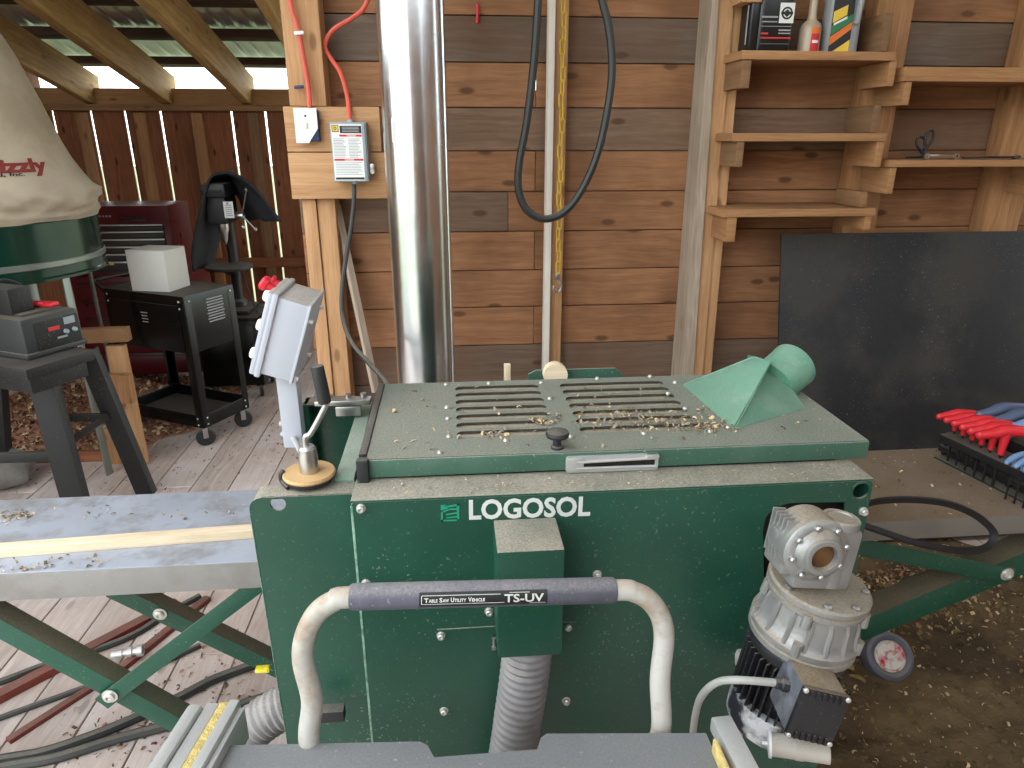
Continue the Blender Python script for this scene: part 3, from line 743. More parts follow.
# worm gearbox
wc = PY(821, 555, .868)
ax = V((.03, -.98, .04)).normalized(); up = (ga-ax*ga.dot(ax)).normalized(); rt = ax.cross(up)*-1
if rt.x < 0: rt = -rt
W = lambda r, u, o: wc+rt*r+up*u+ax*o
mb = MB()
mb.lathe([(.046, -.075), (.053, -.066), (.054, -.03), (.054, -.022), (.0545, -.012), (.05, -.008), (.04, -.006), (.036, .0), (.030, .004), (.030, .010), (.0275, .0115), (.0215, .0115), (.0205, .006), (.0205, -.012), (.004, -.013)], wc, ax, 48)
mb.box(W(.022, -.016, -.035), (.098, .05, .105), Matrix((rt, -ax, up)).transposed(), bev=.008)
mb.box(W(.0, -.035, -.05), (.09, .06, .03), Matrix((rt, -ax, up)).transposed(), bev=.005)
mb.lathe([(.027, -.065), (.026, .034), (.029, .037), (.029, .048), (.027, .05), (.023, .049), (.022, .0465), (.003, .0465)], W(.043, .0, -.035), up, 32)
for r in range(6): # cooling fins on the left flank
    t = math.radians(128+r*16)
    d = rt*math.cos(t)+up*math.sin(t)
for r in range(5):
    mb.box(W(-.042, .006, -.024-r*.0115), (.022, .004, .074), Matrix((rt, -ax, up)).transposed(), bev=.0015)
worm = mb.build('worm_gearbox', 'cast_alu', planer); worm['label'] = 'cast aluminium worm gearbox with an open bore'
MB().lathe([(.0206, -.004), (.0206, .002), (.012, .003), (.003, .003)], wc, ax, 28).build('output_bore', 'rusty_bore', worm)
MB().lathe([(.013, 0), (.013, .003), (.010, .004)], W(-.050, .006, -.05), -rt, 20).build('side_boss', 'cast_alu', worm)
for i in range(8):
    t = 2*math.pi*i/8+.3; d = rt*math.cos(t)+up*math.sin(t); MB().lathe([(.0052, -.002), (.0052, .004), (.003, .006)], wc+d*.044-ax*.006, ax, 8).build('cover_screw', 'bare_steel', worm)
# black finned motor
mb = MB()
mb.lathe([(.080, -.115), (.082, -.118), (.082, -.132), (.08, -.140), (.07, -.144), (.066, -.15), (.066, -.255), (.05, -.26)][::-1], C0, ga, 48)
motor = mb.build('motor', 'black_motor', planer)
mb = MB()
for i in range(36):
    t = 2*math.pi*i/36; d = gu*math.cos(t)+gv*math.sin(t); tt = -gu*math.sin(t)+gv*math.cos(t)
    mb.box(C0+d*.073-ga*.2, (.018, .0032, .106), Matrix((d, tt, ga)).transposed(), bev=.001)
mb.build('cooling_fins', 'black_motor', motor)
MB().lathe([(.08, -.253), (.081, -.26), (.079, -.31), (.062, -.325), (.02, -.328)][::-1], C0, ga, 40).build('fan_cover', 'worn_fan_cover', motor)
# terminal box on the camera side
tb = PY(814, 710, .80)
bv = V((-.14, -.98, .08)).normalized(); bu = (ga-bv*ga.dot(bv)).normalized(); bu = (bu+V((.09, 0, 0))).normalized(); bu = (bu-bv*bu.dot(bv)).normalized(); brr = bu.cross(bv)
if brr.x < 0: brr = -brr
TM = Matrix((brr, -bv, bu)).transposed()
mb = MB(); mb.box(tb-bv*.032, (.072, .085, .09), TM, bev=.006); tbx = mb.build('terminal_box', 'motor_grey', motor)
mb = MB(); mb.box(tb+bv*.012, (.074, .010, .093), TM, bev=.003)
for i in range(6):
    for s in (-1, 1): mb.box(tb+bv*.018+brr*(-.024+i*.0096)+bu*s*.038, (.003, .004, .012), TM)
mb.build('terminal_lid', 'black_motor', tbx)
for sx_, sz_ in ((-1, 1), (1, 1), (-1, -1), (1, -1)):
    MB().lathe([(.0042, -.004), (.0042, .001), (.003, .002)], tb+bv*.017+brr*sx_*.033+bu*sz_*.042, bv, 12).build('lid_screw', 'bolt_zinc', tbx)
cp0 = PY(771, 744, .83); cp1 = PY(829, 752, .80)
mb = MB(); mb.lathe([(.0185, 0), (.0185, (cp1-cp0).length)], cp0, cp1-cp0, 28); mb.lathe([(.0195, (cp1-cp0).length*.42), (.0195, (cp1-cp0).length*.55)], cp0, cp1-cp0, 28)
cap = mb.build('capacitor', 'grey_pvc', motor)
mb = MB(); mb.lathe([(.003, -.014), (.003, -.006), (.0215, -.004), (.0215, 0)], cp0, cp1-cp0, 28); mb.build('capacitor_cap', 'white_plastic', cap)
gl = tb-bv*.03-brr*.036+bu*.012
mb = MB(); mb.lathe([(.011, 0), (.011, .010), (.009, .012), (.009, .02), (.006, .022)], gl, -brr, 8); mb.build('cable_gland', 'black_rubber', motor)
mb = MB(); mb.tube(smooth([gl-brr*.02, PY(740, 680, .84), PY(718, 682, .86), PY(703, 694, .88), PY(696, 712, .90), PY(692, 745, .93), PY(690, 790, .98)], 6), .0062, 10); mb.build('motor_cable', 'cable_grey', motor)
mb = MB(); mb.tube(smooth([PY(742, 660, 1.01), PY(741, 690, .99), PY(740, 720, .98), PY(738, 742, .98), PY(728, 762, .99), PY(720, 800, 1.0)], 6), .0062, 10)
t0 = PY(741, 664, 1.01); mb.lathe([(.0075, -.012), (.011, .0), (.012, .018), (.010, .026), (.003, .028)], t0, (0, .12, 1), 14); mb.build('sensor_cable', 'cable_grey', planer)
# ================================================================ feed tables
ZTB = .8
def bolt_head(mb, c, ax=(0, -1, 0), r=.013):
    mb.lathe([(r*1.5, 0), (r*1.5, .002), (r, .003), (r, .009), (r*.7, .011), (r*.45, .011), (r*.45, .007)], c, ax, 14)
inf = thing('feed_table', 'long grey steel feed table left of the green planer, one planed strip on top', 'feed table', (-1.1, 1.63, 0))
YA, YBk = 1.452, 1.815
mb = MB(); mb.box((-1.43, (YA+YBk)/2, ZTB-.002), (2.14, YBk-YA, .004), bev=.002)
mb.box((-1.43, YBk-.002, ZTB-.036), (2.14, .004, .07), bev=.001)
mb.box((-1.43, YA+.018, ZTB-.070), (2.14, .034, .004))
mb.box((-.40, (YA+YBk)/2, ZTB-.03), (.06, YBk-YA-.01, .05), bev=.003)
mb.build('table_top', 'table_steel', inf)
MB().box((-1.43, YA, ZTB-.038), (2.14, .006, .072), bev=.002).build('front_edge', 'edge_steel_shaded', inf)
def angle_bar(p0, p1, leg=.045, back=1, mi=0):
    mb = MB(); p0 = V(p0); p1 = V(p1); d = (p1-p0).normalized(); n = V((-d.z, 0, d.x)); n = n if n.z > 0 else -n
    mb.beam(p0, p1, .004, leg, up=n, bev=.0012)                                     # face towards the camera
    mb.beam(p0+n*(leg/2-.002)+V((0, leg/2, 0)), p1+n*(leg/2-.002)+V((0, leg/2, 0)), leg, .004, up=n, bev=.0012)
    return mb
f0 = PY(-40, 600, YA+.02); f1 = PY(210, 741, YA+.02)
a = angle_bar(PY(-60, 588+8, YA+.02), PY(200, 738, YA+.02), .052); a.build('brace', 'green_brace', inf)
a = angle_bar(PY(110, 590, YBk-.08), PY(280, 672, YBk-.08), .05); a.build('brace', 'green_brace', inf)
mb = MB(); p = PY(105, 701, YA+.008); q = PY(259, 584, YA+.008)
d = (q-p).normalized(); mb.beam(p-d*.012, q, .005, .042, up=(-d.z, 0, d.x), bev=.0015); mb.build('brace', 'green_brace', inf)
bb = MB(); bolt_head(bb, PY(110, 696, YA+.004)); bb.build('pivot_bolt', 'bolt_zinc', inf)
bb = MB(); bolt_head(bb, PY(160, 614, YBk-.085)); bb.build('pivot_bolt', 'bolt_zinc', inf)
mb = MB(); mb.box((-2.35, YA+.05, .37), (.045, .045, .74), bev=.003); mb.box((-2.35, YBk-.05, .37), (.045, .045, .74), bev=.003)
mb.box((-.27, YBk-.08, .22), (.1, .05, .06), bev=.003)
mb.build('support_leg', 'green_brace', inf)

# strip lying on the infeed table
s0 = PZ(0, 546, ZTB+.024); s1 = PZ(251, 527, ZTB+.024)
d = (s1-s0).normalized(); s0 = s0-d*.5; s1 = s1+d*.08
o = MB().beam(s0+V((0, 0, -.012)), s1+V((0, 0, -.012)), .034, .023, bev=.0012).build('wood_strip', 'planed_strip')
tag(o, 'pale freshly planed wood strip lying along the left feed table', 'wood strip')

out_t = thing('feed_table', 'brown sawdust covered feed table right of the planer under the hex keys', 'feed table', (1.2, 1.7, 0))
YA2, YB2 = 1.49, 1.91
mb = MB(); mb.box((1.86, (YA2+YB2)/2, ZTB-.002), (2.18, YB2-YA2, .004), bev=.002)
mb.box((1.86, YB2-.002, ZTB-.036), (2.18, .004, .07), bev=.001)
mb.box((.80, (YA2+YB2)/2, ZTB-.03), (.06, YB2-YA2-.01, .05), bev=.003)
mb.build('table_top', 'table_steel_dusty', out_t)
MB().box((1.86, YA2+.001, ZTB-.028), (2.18, .006, .055), bev=.0018).build('front_edge', 'edge_dim', out_t)
a = angle_bar(PY(820, 648, YA2+.05), PY(1130, 519, YA2+.05), .075); a.build('brace', 'green_brace', out_t)
mb = MB(); p = PY(850, 545, YA2+.01); q = PY(1012, 576, YA2+.01); dd = (q-p).normalized()
mb.beam(p, q, .005, .048, up=(-dd.z, 0, dd.x), bev=.0015); mb.build('brace', 'green_brace', out_t)
bb = MB(); bolt_head(bb, PY(1007, 574, YA2+.006)); bb.build('pivot_bolt', 'bolt_zinc', out_t)
mb = MB()
for y in (YA2+.08, YB2-.05): mb.box((2.8, y, .37), (.045, .045, .74), bev=.003)
mb.build('support_leg', 'green_brace', out_t)

# loose flat belt looped beside the planer
cen = PY(925, 523, 1.36)
pts = [PY(860, 506, 1.30), PY(880, 501, 1.31), PY(910, 499.5, 1.33), PY(945, 503, 1.34), PY(972, 513, 1.35), PY(990, 527, 1.36), PY(994, 538, 1.355), PY(985, 548, 1.34), PY(965, 551, 1.32), PY(940, 548, 1.30), PY(910, 541, 1.28), PY(880, 531, 1.265), PY(860, 524, 1.26), PY(835, 515, 1.27), PY(840, 509, 1.29)]
mb = MB(); mb.tube(smooth(pts, 5, True), 0, closed=True, flat=(0, -.35, 1), radii=[(.0085, .003)]*len(smooth(pts, 5, True)))
o = mb.build('drive_belt', 'belt_black'); tag(o, 'black flat belt looping out beside the right edge of the planer', 'belt')

# ================================================================ hoses
def corrugated(name, pts, r, label, pitch=.0155):
    pts = smooth(pts, 24); acc = 0; rad = []; q = [pts[0]]
    tot = [0]
    for a, b in zip(pts[:-1], pts[1:]): tot.append(tot[-1]+(b-a).length)
    n = int(tot[-1]/(pitch/4)); out = []; j = 0
    for i in range(n+1):
        s = tot[-1]*i/n
        while j < len(tot)-2 and tot[j+1] < s: j += 1
        t = (s-tot[j])/max(1e-6, tot[j+1]-tot[j]); out.append(pts[j].lerp(pts[j+1], t)); rad.append(r*(1+.05*math.sin(2*math.pi*s/pitch)))
    mb = MB(); mb.tube(out, r, 32, radii=rad, flat=(1, 0, 0)); o = mb.build(name, 'hose_grey', angle=60); tag(o, label, 'hose'); return o
hx = (cf0.x+cf1.x)/2
corrugated('dust_hose', [V((hx+.002, 1.016, zb+.002)), V((hx-.002, 1.014, zb-.06)), V((hx-.014, 1.008, zb-.16)), V((hx-.034, 1.0, zb-.30)), V((hx-.07, 1.0, zb-.48)), V((hx-.12, 1.02, .12))], .044, 'grey corrugated dust hose hanging from the green chute on the front')
corrugated('dust_hose', [PY(300, 700, 1.20), PY(268, 716, 1.19), PY(246, 738, 1.18), PY(226, 790, 1.16), PY(215, 850, 1.12)], .045, 'grey corrugated hose coming out behind the left edge of the planer', .014)

# ================================================================ table saw in the foreground and the wheeled stand it rides on
saw = thing('table_saw', 'grey table saw top along the bottom edge of the picture with aluminium rail', 'table saw', (.0, .55, 0))
ZS = .9
n0 = PZ(425, 741, ZS); n1 = PZ(535, 735, ZS); eL = PZ(195, 746, ZS); eR = PZ(706, 733, ZS)
yb = .5
pl = [(eL.x, yb), (eR.x-.0, yb), (eR.x, eR.y), (n1.x+.018, n1.y+.001), (n1.x+.008, n1.y-.006), (n1.x, n1.y-.026), (n0.x+.014, n0.y-.030), (n0.x+.004, n0.y-.008), (n0.x-.008, n0.y), (eL.x, eL.y)]
mb = MB(); mb.plate(pl, [], .03, (0, 0, ZS-.03), (1, 0, 0), (0, 1, 0))
mb.build('saw_top', 'saw_top', saw)
MB().box(((n0.x+n1.x)/2, n1.y-.02, ZS-.045), (n1.x-n0.x+.06, .03, .03), bev=.004).build('cross_rib', 'saw_top', saw)
mb = MB(); mb.box((.0, .62, .72), (.62, .24, .30), bev=.012); mb.build('saw_body', 'motor_grey', saw)
# left rail with its channel of sawdust
rd = V((.42, .91, .0)).normalized()
r1 = PZ(218, 702, .93); r0_ = r1-V((.1, .42, 0))
r0_ = PZ(165, 790, .93)
def rail(off, w, h, z, name, m, par, bev=.003, e0=0., e1=0.):
    d = (r1-r0_).normalized(); s = V((d.y, -d.x, 0))
    a = r0_+s*off-d*.2-d*e0; b = r1+s*off+d*e1
    a.z = b.z = z
    return MB().beam(a, b, w, h, bev=bev).build(name, m, par)
rail(-.032, .022, .036, .915, 'rail', 'alu_rail', saw, .008, e1=-.006)
rail(-.010, .020, .030, .910, 'rail', 'alu_rail', saw, .003, e1=.004)
rail(.006, .016, .030, .909, 'sawdust_fill', 'yellow_sawdust', saw, .004, e1=.008)
rail(.022, .016, .034, .910, 'rail', 'alu_rail', saw, .002, e1=.010)
rail(.034, .010, .060, .888, 'rail', 'alu_rail', saw, .002, e1=.004)
g = PZ(728, 727, ZS+.012)
mb = MB()
q0 = PZ(720, 722, ZS+.015); q1 = PZ(760, 800, ZS+.015)
mb.beam(q0, q1, .032, .026, bev=.004); mb.build('rail', 'alu_rail', saw)
q0 = PZ(714, 745, ZS+.017); q1 = PZ(738, 800, ZS+.017); MB().beam(q0, q1, .006, .026, bev=.002).build('sawdust_fill', 'yellow_sawdust', saw)

st = thing('saw_stand', 'ivory tubular push handle of a wheeled saw stand with dark foam grip', 'saw stand', (.04, .84, 0))
YH = .86
hp = [V((-.205, .80, .55)), V((-.205, .81, .80)), PY(310, 745, .815), PY(312, 700, .83), PY(303, 660, .845), PY(306, 634, .852), PY(317, 613, .857), PY(334, 601, YH), PY(352, 597, YH), PY(480, 594, YH), PY(612, 590, YH), PY(634, 592, YH), PY(650, 601, .857), PY(661, 618, .852), PY(664, 640, .845), PY(660, 680, .83), PY(661, 730, .815), V((.29, .81, .80)), V((.29, .80, .55))]
pth = smooth(hp, 6)
mb = MB(); mb.tube(pth, .0158, 18); mb.build('handle_tube', 'ivory_tube', st)
g0 = PY(350, 597, YH); g1 = PY(615, 590, YH)
mb = MB(); mb.tube([g0, g0.lerp(g1, .01), g0.lerp(g1, .99), g1], .019, 24, radii=[.0175, .0195, .0195, .0175]); grip = mb.build('foam_grip', 'foam_grip', st); grip['label'] = 'dark grey foam grip'
mb = MB()
for x in (-.205, .29):
    mb.box((x, .70, .30), (.04, .26, .04), bev=.005); mb.box((x, .79, .42), (.034, .03, .3), bev=.004); mb.cyl((x-.02, .80, .09), (x+.02, .80, .09), .09, n=28)
mb.box((.04, .60, .30), (.45, .04, .04), bev=.004)
mb.build('stand_frame', 'ivory_tube', st)
# decal wrapped over the front of the grip
gd = (g1-g0).normalized(); gup = V((0, 0, 1)); gup = (gup-gd*gup.dot(gd)).normalized(); gf = gd.cross(gup)
if gf.y > 0: gf = -gf
dp = PY(419, 596, YH-.02); base = (dp-g0).dot(gd); dlen = (PY(548, 592, YH-.02)-dp).dot(gd)
def on_grip(v, r=.0199, mid=R(14)):
    t = mid+v.y/.0195; return g0+gd*(base+v.x)+(gf*math.cos(t)+gup*math.sin(t))*(r+v.z)
mb = MB(); mb.grid(lambda u, w: on_grip(V((u*dlen, (w-.5)*.0225, 0))), 20, 8); lb = mb.build('decal', 'print_black', grip)
mb = MB()
sx_ = [0]
def strip(x0, y0, x1, y1, z=.0003): mb.grid(lambda u, w: on_grip(V((x0+(x1-x0)*u, y0+(y1-y0)*w, z))), max(2, int(abs(x1-x0)/.008)), 2)
strip(.004, .0060, dlen*.63, .0068); strip(.004, -.0068, dlen*.66, -.0058); strip(.003, -.0064, .004, .006)
gx = .0075
for word, w in (('T', .0048), ('ABLE', .0105), (' ', 0), ('S', .0036), ('AW', .0074), (' ', 0), ('U', .004), ('TILITY', .0142), (' ', 0), ('V', .0042), ('EHICLE', .0155)):
    if word == ' ': gx += .0022; continue
    h = .0062 if len(word) == 1 else .0046
    put_text(mb, word, .01, lambda v, gx=gx: on_grip(V((gx+v.x, v.y-.0030, v.z+.0007))), bold=.0003, width=w*1.22, height=h, extrude=.0001)
    gx += w*1.22+.0004
put_text(mb, 'TS-UV', .01, lambda v: on_grip(V((dlen*.66+v.x, v.y-.0052, v.z+.0011))), bold=.0002, width=dlen*.31, height=.0112, extrude=.0001)
strip(dlen*.70, .0078, dlen*.86, .0085); strip(dlen*.86, -.0085, dlen*.985, -.0077)
mb.build('decal_lettering', 'logo_white', grip)

# ================================================================ floor clutter on the left
def floor_tube(name, px, z, r, m, label, cat, k=6, n=8, group=None):
    mb = MB(); mb.tube(smooth([PZ(x, y, z) for x, y in px], k), r, n); o = mb.build(name, m); tag(o, label, cat, group); return o
def floor_bar(name, a, b, w, h, m, label, cat, z=0.0):
    p = PZ(*a, z+h/2); q = PZ(*b, z+h/2); o = MB().beam(p, q, w, h, bev=.002).build(name, m); tag(o, label, cat); return o
floor_bar('steel_bar', (-30, 712), (178, 603), .042, .03, 'rust_bar', 'wide rust brown steel bar on the floor crossing under the left feed table', 'steel bar')
floor_bar('steel_bar', (8, 741), (100, 682), .026, .016, 'rust_bar', 'short dull red flat bar near the lower left corner of the floor', 'steel bar')
floor_bar('steel_bar', (118, 671), (208, 598), .03, .02, 'rust_bar', 'dark red bar on the floor beside the silver air fitting', 'steel bar')
floor_tube('air_hose', [(-40, 692), (0, 682), (40, 667), (95, 650), (135, 634), (170, 612), (200, 596)], .0125, .0125, 'hose_black', 'black air hose along the upper side of the wide rusty bar', 'hose')
floor_tube('air_hose', [(-30, 730), (0, 718), (50, 700), (90, 686), (150, 668), (200, 645)], .010, .010, 'hose_black', 'thin grey black hose beside the short red flat bar', 'hose')
floor_tube('air_hose', [(-40, 770), (0, 760), (45, 752), (100, 733), (140, 716), (180, 697), (215, 679), (262, 662)], .016, .016, 'hose_black', 'black hose on the bare planks, upper of the two lowest hoses', 'hose')
floor_tube('air_hose', [(-40, 782), (0, 768), (55, 758), (110, 741), (155, 729), (215, 713), (275, 694)], .016, .016, 'hose_black', 'black hose on the bare planks, lowest and closest to the camera', 'hose')
a = PZ(112, 655, .035); b = PZ(143, 650, .035); d = (b-a).normalized(); ln = (b-a).length
mb = MB(); mb.lathe([(.016, 0), (.016, ln*.35), (.012, ln*.36), (.012, ln*.5), (.019, ln*.52), (.019, ln*.66), (.014, ln*.68), (.014, ln*.8), (.021, ln*.82), (.021, ln), (.012, ln), (.011, ln*.9)], a, d, 16)
o = mb.build('air_fitting', 'alu_rail'); tag(o, 'silver air hose fitting lying between the bars on the floor', 'air fitting')
p = PY(262, 669, 1.55); o = MB().box((p.x, 1.55, p.z), (.034, .02, .012), bev=.004).box((p.x+.014, 1.55, p.z), (.012, .014, .018), bev=.003).build('plug', 'yellow_plastic'); tag(o, 'small bright yellow plug at the left edge of the planer near the brace', 'plug')

# ================================================================ wheel lying by the motor
c = PZ(887, 656, .085)
axw = V((-.12, -.72, .62)).normalized()
tr = thing('loose_wheel', 'small grey wheel with red paint on its hub in the sawdust beside the motor', 'wheel', (c.x, c.y, 0))
mb = MB(); mb.lathe([(.055, -.045), (.074, -.04), (.08, -.018), (.08, .012), (.076, .026), (.066, .032), (.056, .028), (.052, .022)], c, axw, 36); mb.build('tyre', 'wheel_grey', tr)
mb = MB(); mb.lathe([(.051, .018), (.051, .026), (.046, .030), (.042, .024), (.016, .026), (.014, .032), (.003, .033)], c, axw, 32); mb.build('hub', 'wheel_face', tr)
mb = MB(); mb.box(c+V((.01, .05, -.045)), (.03, .09, .06), bev=.008); mb.build('axle_bracket', 'wheel_grey', tr)
# ================================================================ on and in front of the near wall
# round galvanised duct
px0 = PY(374, 0, 2.5).x; px1 = PY(443, 0, 2.5).x; pr = (px1-px0)/2; pc = (px0+px1)/2+.004
dz = PY(400, 140, 2.4).z
duct = thing('dust_duct', 'shiny galvanised round duct standing upright behind the planer', 'duct', (pc, 2.5, 0))
mb = MB(); mb.lathe([(pr*1.02, .0), (pr, .05), (pr, 1.6), (pr, 3.02)], (pc, 2.5, 0), (0, 0, 1), 64); mb.tube([(pc+pr*.92, 2.5-pr*.42, .1), (pc+pr*.92, 2.5-pr*.42, 3.0)], .0022, 6)
mb.build('pipe', 'galvanised', duct)
t0 = math.radians(238); zc = PY(386, 130, 2.4).z
def on_duct(v): 
    t = R(233)+v.x/pr; return V((pc+(pr+.0008+v.z)*math.cos(t), 2.5+(pr+.0008+v.z)*math.sin(t), zc+v.y))
mb = MB(); mb.grid(lambda u, w: on_duct(V(((u-.5)*.02, (w-.5)*.075, 0))), 4, 2); s = mb.build('sticker', 'paper_white', duct)
mb = MB()
for i in range(9): mb.grid(lambda u, w, i=i: on_duct(V((-.006+u*.012, -.03+i*.0066+w*.003, .0004))), 2, 1)
mb.build('print', 'print_grey', s)

# safety switch
YS = 2.77
p0 = PY(329, 122, YS); p1 = PY(368, 122, YS); p2 = PY(336, 182, YS)
sw = thing('safety_switch', 'grey safety switch box with white warning label left of the duct', 'switch box', (p0.x, YS+.06, p2.z))
xa, xb, za, zb2 = p0.x, p1.x-.012, p2.z, p0.z
mb = MB(); mb.box(((xa+xb)/2+.003, YS+.031, (za+zb2)/2), (xb-xa, .06, zb2-za), bev=.004)
mb.box(((xa+xb)/2, YS-.002, (za+zb2)/2), (xb-xa-.004, .006, zb2-za-.004), bev=.002)
mb.lathe([(.014, -.002), (.014, .008), (.010, .010)], ((xa+xb)/2+.01, YS+.03, zb2), (0, 0, 1), 12)
mb.lathe([(.014, -.002), (.014, .008), (.010, .010)], ((xa+xb)/2+.012, YS+.03, za), (0, 0, -1), 12)
swb = mb.build('case', 'disconnect_grey', sw)
mb = MB(); mb.box((xb+.012, YS+.03, za+.05), (.018, .018, .03), bev=.004); mb.cyl((xb+.015, YS+.01, za+.036), (xb+.015, YS+.05, za+.036), .008, n=12); mb.build('switch_lever', 'bare_steel', sw)
YLb = YS-.0056
la_, lb_ = xa+.006, xb-.012
lz0, lz1 = za+.006, zb2-.008
lw = lb_-la_; lh = lz1-lz0
def lr(mb, u0, v0, u1, v1, y=0.0): mb.box((la_+lw*(u0+u1)/2, YLb-.0002-y, lz0+lh*(v0+v1)/2), (lw*(u1-u0), .0006, lh*(v1-v0)))
mb = MB(); lr(mb, 0, 0, 1, 1); label = mb.build('warning_label', 'paper_white', sw)
mb = MB(); lr(mb, .28, .845, .985, .975, .0005); lr(mb, .02, .865, .245, .99, .0004); lr(mb, .03, .015, .98, .055, .0005); mb.build('label_black', 'print_black', label)
mb = MB(); lr(mb, .045, .878, .22, .98, .0009); mb.build('label_square', 'print_yellow', label)
T3 = lambda u, v, y: (lambda w: V((la_+lw*u+w.x, YLb-y-w.z, lz0+lh*v+w.y)))
mb = MB(); put_text(mb, 'D', .02, T3(.09, .90, .0014), bold=.0006, width=lw*.09, height=lh*.06, extrude=.0001)
for i, (a_, b_) in enumerate(((.34, .9), (.31, .96), (.36, .8))): pass
mb.build('label_letter', 'print_black', label)
for v0, v1, u0 in ((.785, .822, .25), (.355, .392, .03)):
    mb = MB(); lr(mb, u0, v0, .985, v1, .0005); mb.build('red_band', 'print_red', label)
mb = MB(); put_text(mb, 'DANGER', .02, T3(.5, .79, .001), bold=.0004, width=lw*.3, height=lh*.026, extrude=.0001); put_text(mb, 'DANGER', .02, T3(.38, .36, .001), bold=.0004, width=lw*.3, height=lh*.026, extrude=.0001)
for v in (.945, .92, .895, .87): lr(mb, .36, v+.003, .90, v+.0075, .0009)
mb.build('label_white', 'paper_white', label)
mb = MB(); rr_ = random.Random(3)
for v in [.74-.027*i for i in range(13)]:
    lr(mb, .04, v, rr_.uniform(.36, .46), v+.010, .0005); lr(mb, .53, v, rr_.uniform(.82, .97), v+.010, .0005)
for v in [.315-.03*i for i in range(8)]: lr(mb, .05, v, rr_.uniform(.7, .96), v+.010, .0005)
mb.build('label_print', 'print_grey', label)

# outlet box on the post
YO = 2.79
a = PY(293, 108, YO); b = PY(316, 108, YO); c = PY(296, 143, YO)
ob = thing('outlet_box', 'white outlet cover on a navy box nailed to the left post', 'outlet', (a.x, YO+.05, c.z))
mb = MB(); mb.box(((a.x+b.x)/2+.004, YO+.028, (a.z+c.z)/2), (b.x-a.x-.006, .045, a.z-c.z-.01), bev=.004); mb.build('box', 'navy_box', ob)
w_, h_ = b.x-a.x, a.z-c.z
mb = MB(); mb.plate([(0, 0), (w_*.55, 0), (w_, h_*.42), (w_, h_), (0, h_)], [], .004, (a.x, YO+.004, c.z), (1, 0, 0), (0, 0, 1)); cv = mb.build('cover', 'white_plastic', ob)
MB().lathe([(.004, 0), (.004, .001), (.002, .0016)], (a.x+w_*.5, YO, c.z+h_*.78), (0, -1, 0), 10).build('cover_screw', 'print_black', cv)
MB().box((a.x+w_*.5, YO-.003, c.z+h_*.5), (.008, .012, .018), Euler((R(20), 0, 0)), bev=.002).build('toggle', 'white_plastic', cv)

# wires
def wire(name, pts, r, m, label, cat, k=6):
    mb = MB(); mb.tube(smooth(pts, k), r, 8); o = mb.build(name, m); tag(o, label, cat); return o
z0 = PY(309, 107, 2.84)
wire('red_cable', [PY(286, -60, 2.845), PY(290, 0, 2.845), PY(297, 25, 2.845), PY(303, 55, 2.845), PY(308, 85, 2.845), PY(310, 109, 2.815)], .009, 'cable_red', 'red cable stapled down the left post into the outlet box', 'cable')
wire('red_cable', [PY(380, -40, 2.9), PY(366, 4, 2.9), PY(352, 18, 2.9), PY(333, 30, 2.9), PY(325, 45, 2.9), PY(330, 57, 2.9), PY(340, 72, 2.88), PY(347, 95, 2.84), PY(350, 121, 2.80)], .0085, 'cable_red', 'twisted red cable dropping into the grey safety switch', 'cable')
for p_, n_ in ((PY(299, 33, 2.836), 'upper white'), (PY(299, 87, 2.845), 'lower blue')):
    o = MB().box(p_, (.034, .014, .012), Euler((0, R(-5), 0)), bev=.003).build('cable_staple', 'white_plastic' if 'white' in n_ else 'navy_box'); tag(o, ('white' if 'white' in n_ else 'blue')+' plastic cable clip on the left post above the outlet box', 'cable clip')
wire('power_cord', [PY(354, 183, 2.80), PY(354, 200, 2.78), PY(351, 228, 2.72), PY(346, 258, 2.66), PY(342, 290, 2.6), PY(343, 318, 2.55), PY(352, 343, 2.45), PY(368, 362, 2.3), PY(384, 380, 2.15), PY(395, 400, 2.0)], .0085, 'hose_black', 'blue grey power cord curving down from the safety switch', 'cord')
# stick leaning against the wall
o = MB().beam(PY(336, 205, 2.95), PY(376, 392, 2.80), .03, .022, bev=.002, rnd=.5).build('wood_stick', 'grey_lumber'); tag(o, 'thin grey stick leaning on the wall between post and duct', 'stick')
# batten in front of the wall with the chain behind it
b0 = PY(549.5, 0, 2.90).x; b1 = PY(556, 0, 2.90).x
o = MB().box(((b0+b1)/2, 2.935, 1.6), (b1-b0, .06, 3.19), bev=.002, rnd=.2).build('wood_batten', 'batten_white'); tag(o, 'pale narrow upright batten in the middle of the wall left of the yellow chain', 'batten')
b2 = PY(568, 0, 2.96).x
o = MB().box(((b1+b2)/2+.003, 2.972, 1.6), (b2-b1, .045, 3.19), bev=.002, rnd=.3).build('wood_batten', 'new_lumber'); tag(o, 'brown wood batten against the wall directly behind the yellow chain', 'batten')
# chain
cx0 = PY(564, 0, 2.86).x; ztop = 2.46; zlow = PY(558, 268, 2.86).z
ch_ = thing('hanging_chain', 'yellow link chain hanging in front of the wall beside the pale batten', 'chain', (cx0, 2.86, zlow))
ll, lwid, wr = .056, .0098, .0030
pts = []
for i in range(12):
    t = 2*math.pi*i/12; pts.append((lwid*math.cos(t), 0, (ll/2-lwid-.001)*(1 if math.sin(t) >= 0 else -1)+lwid*math.sin(t)))
mb = MB(); mb.tube(pts, wr, 8, closed=True); link = mb.build('chain_link', 'chain_yellow'); link.parent = ch_
n = int((ztop-zlow)/(ll-.0095)); 
for i in range(n):
    z = zlow+i*(ll-.0095); t = i/n
    m = Matrix.Translation((cx0+.003*math.sin(i*1.7)-.0*t, 2.86, z)) @ Matrix.Rotation(R(25+90*(i % 2)+6*math.sin(i)), 4, 'Z')
    if i == 0: link.matrix_local = Matrix.Translation(-ORG[ch_.name]) @ m; ORG[link.name] = ORG[ch_.name]
    else: inst(link, ch_, m)
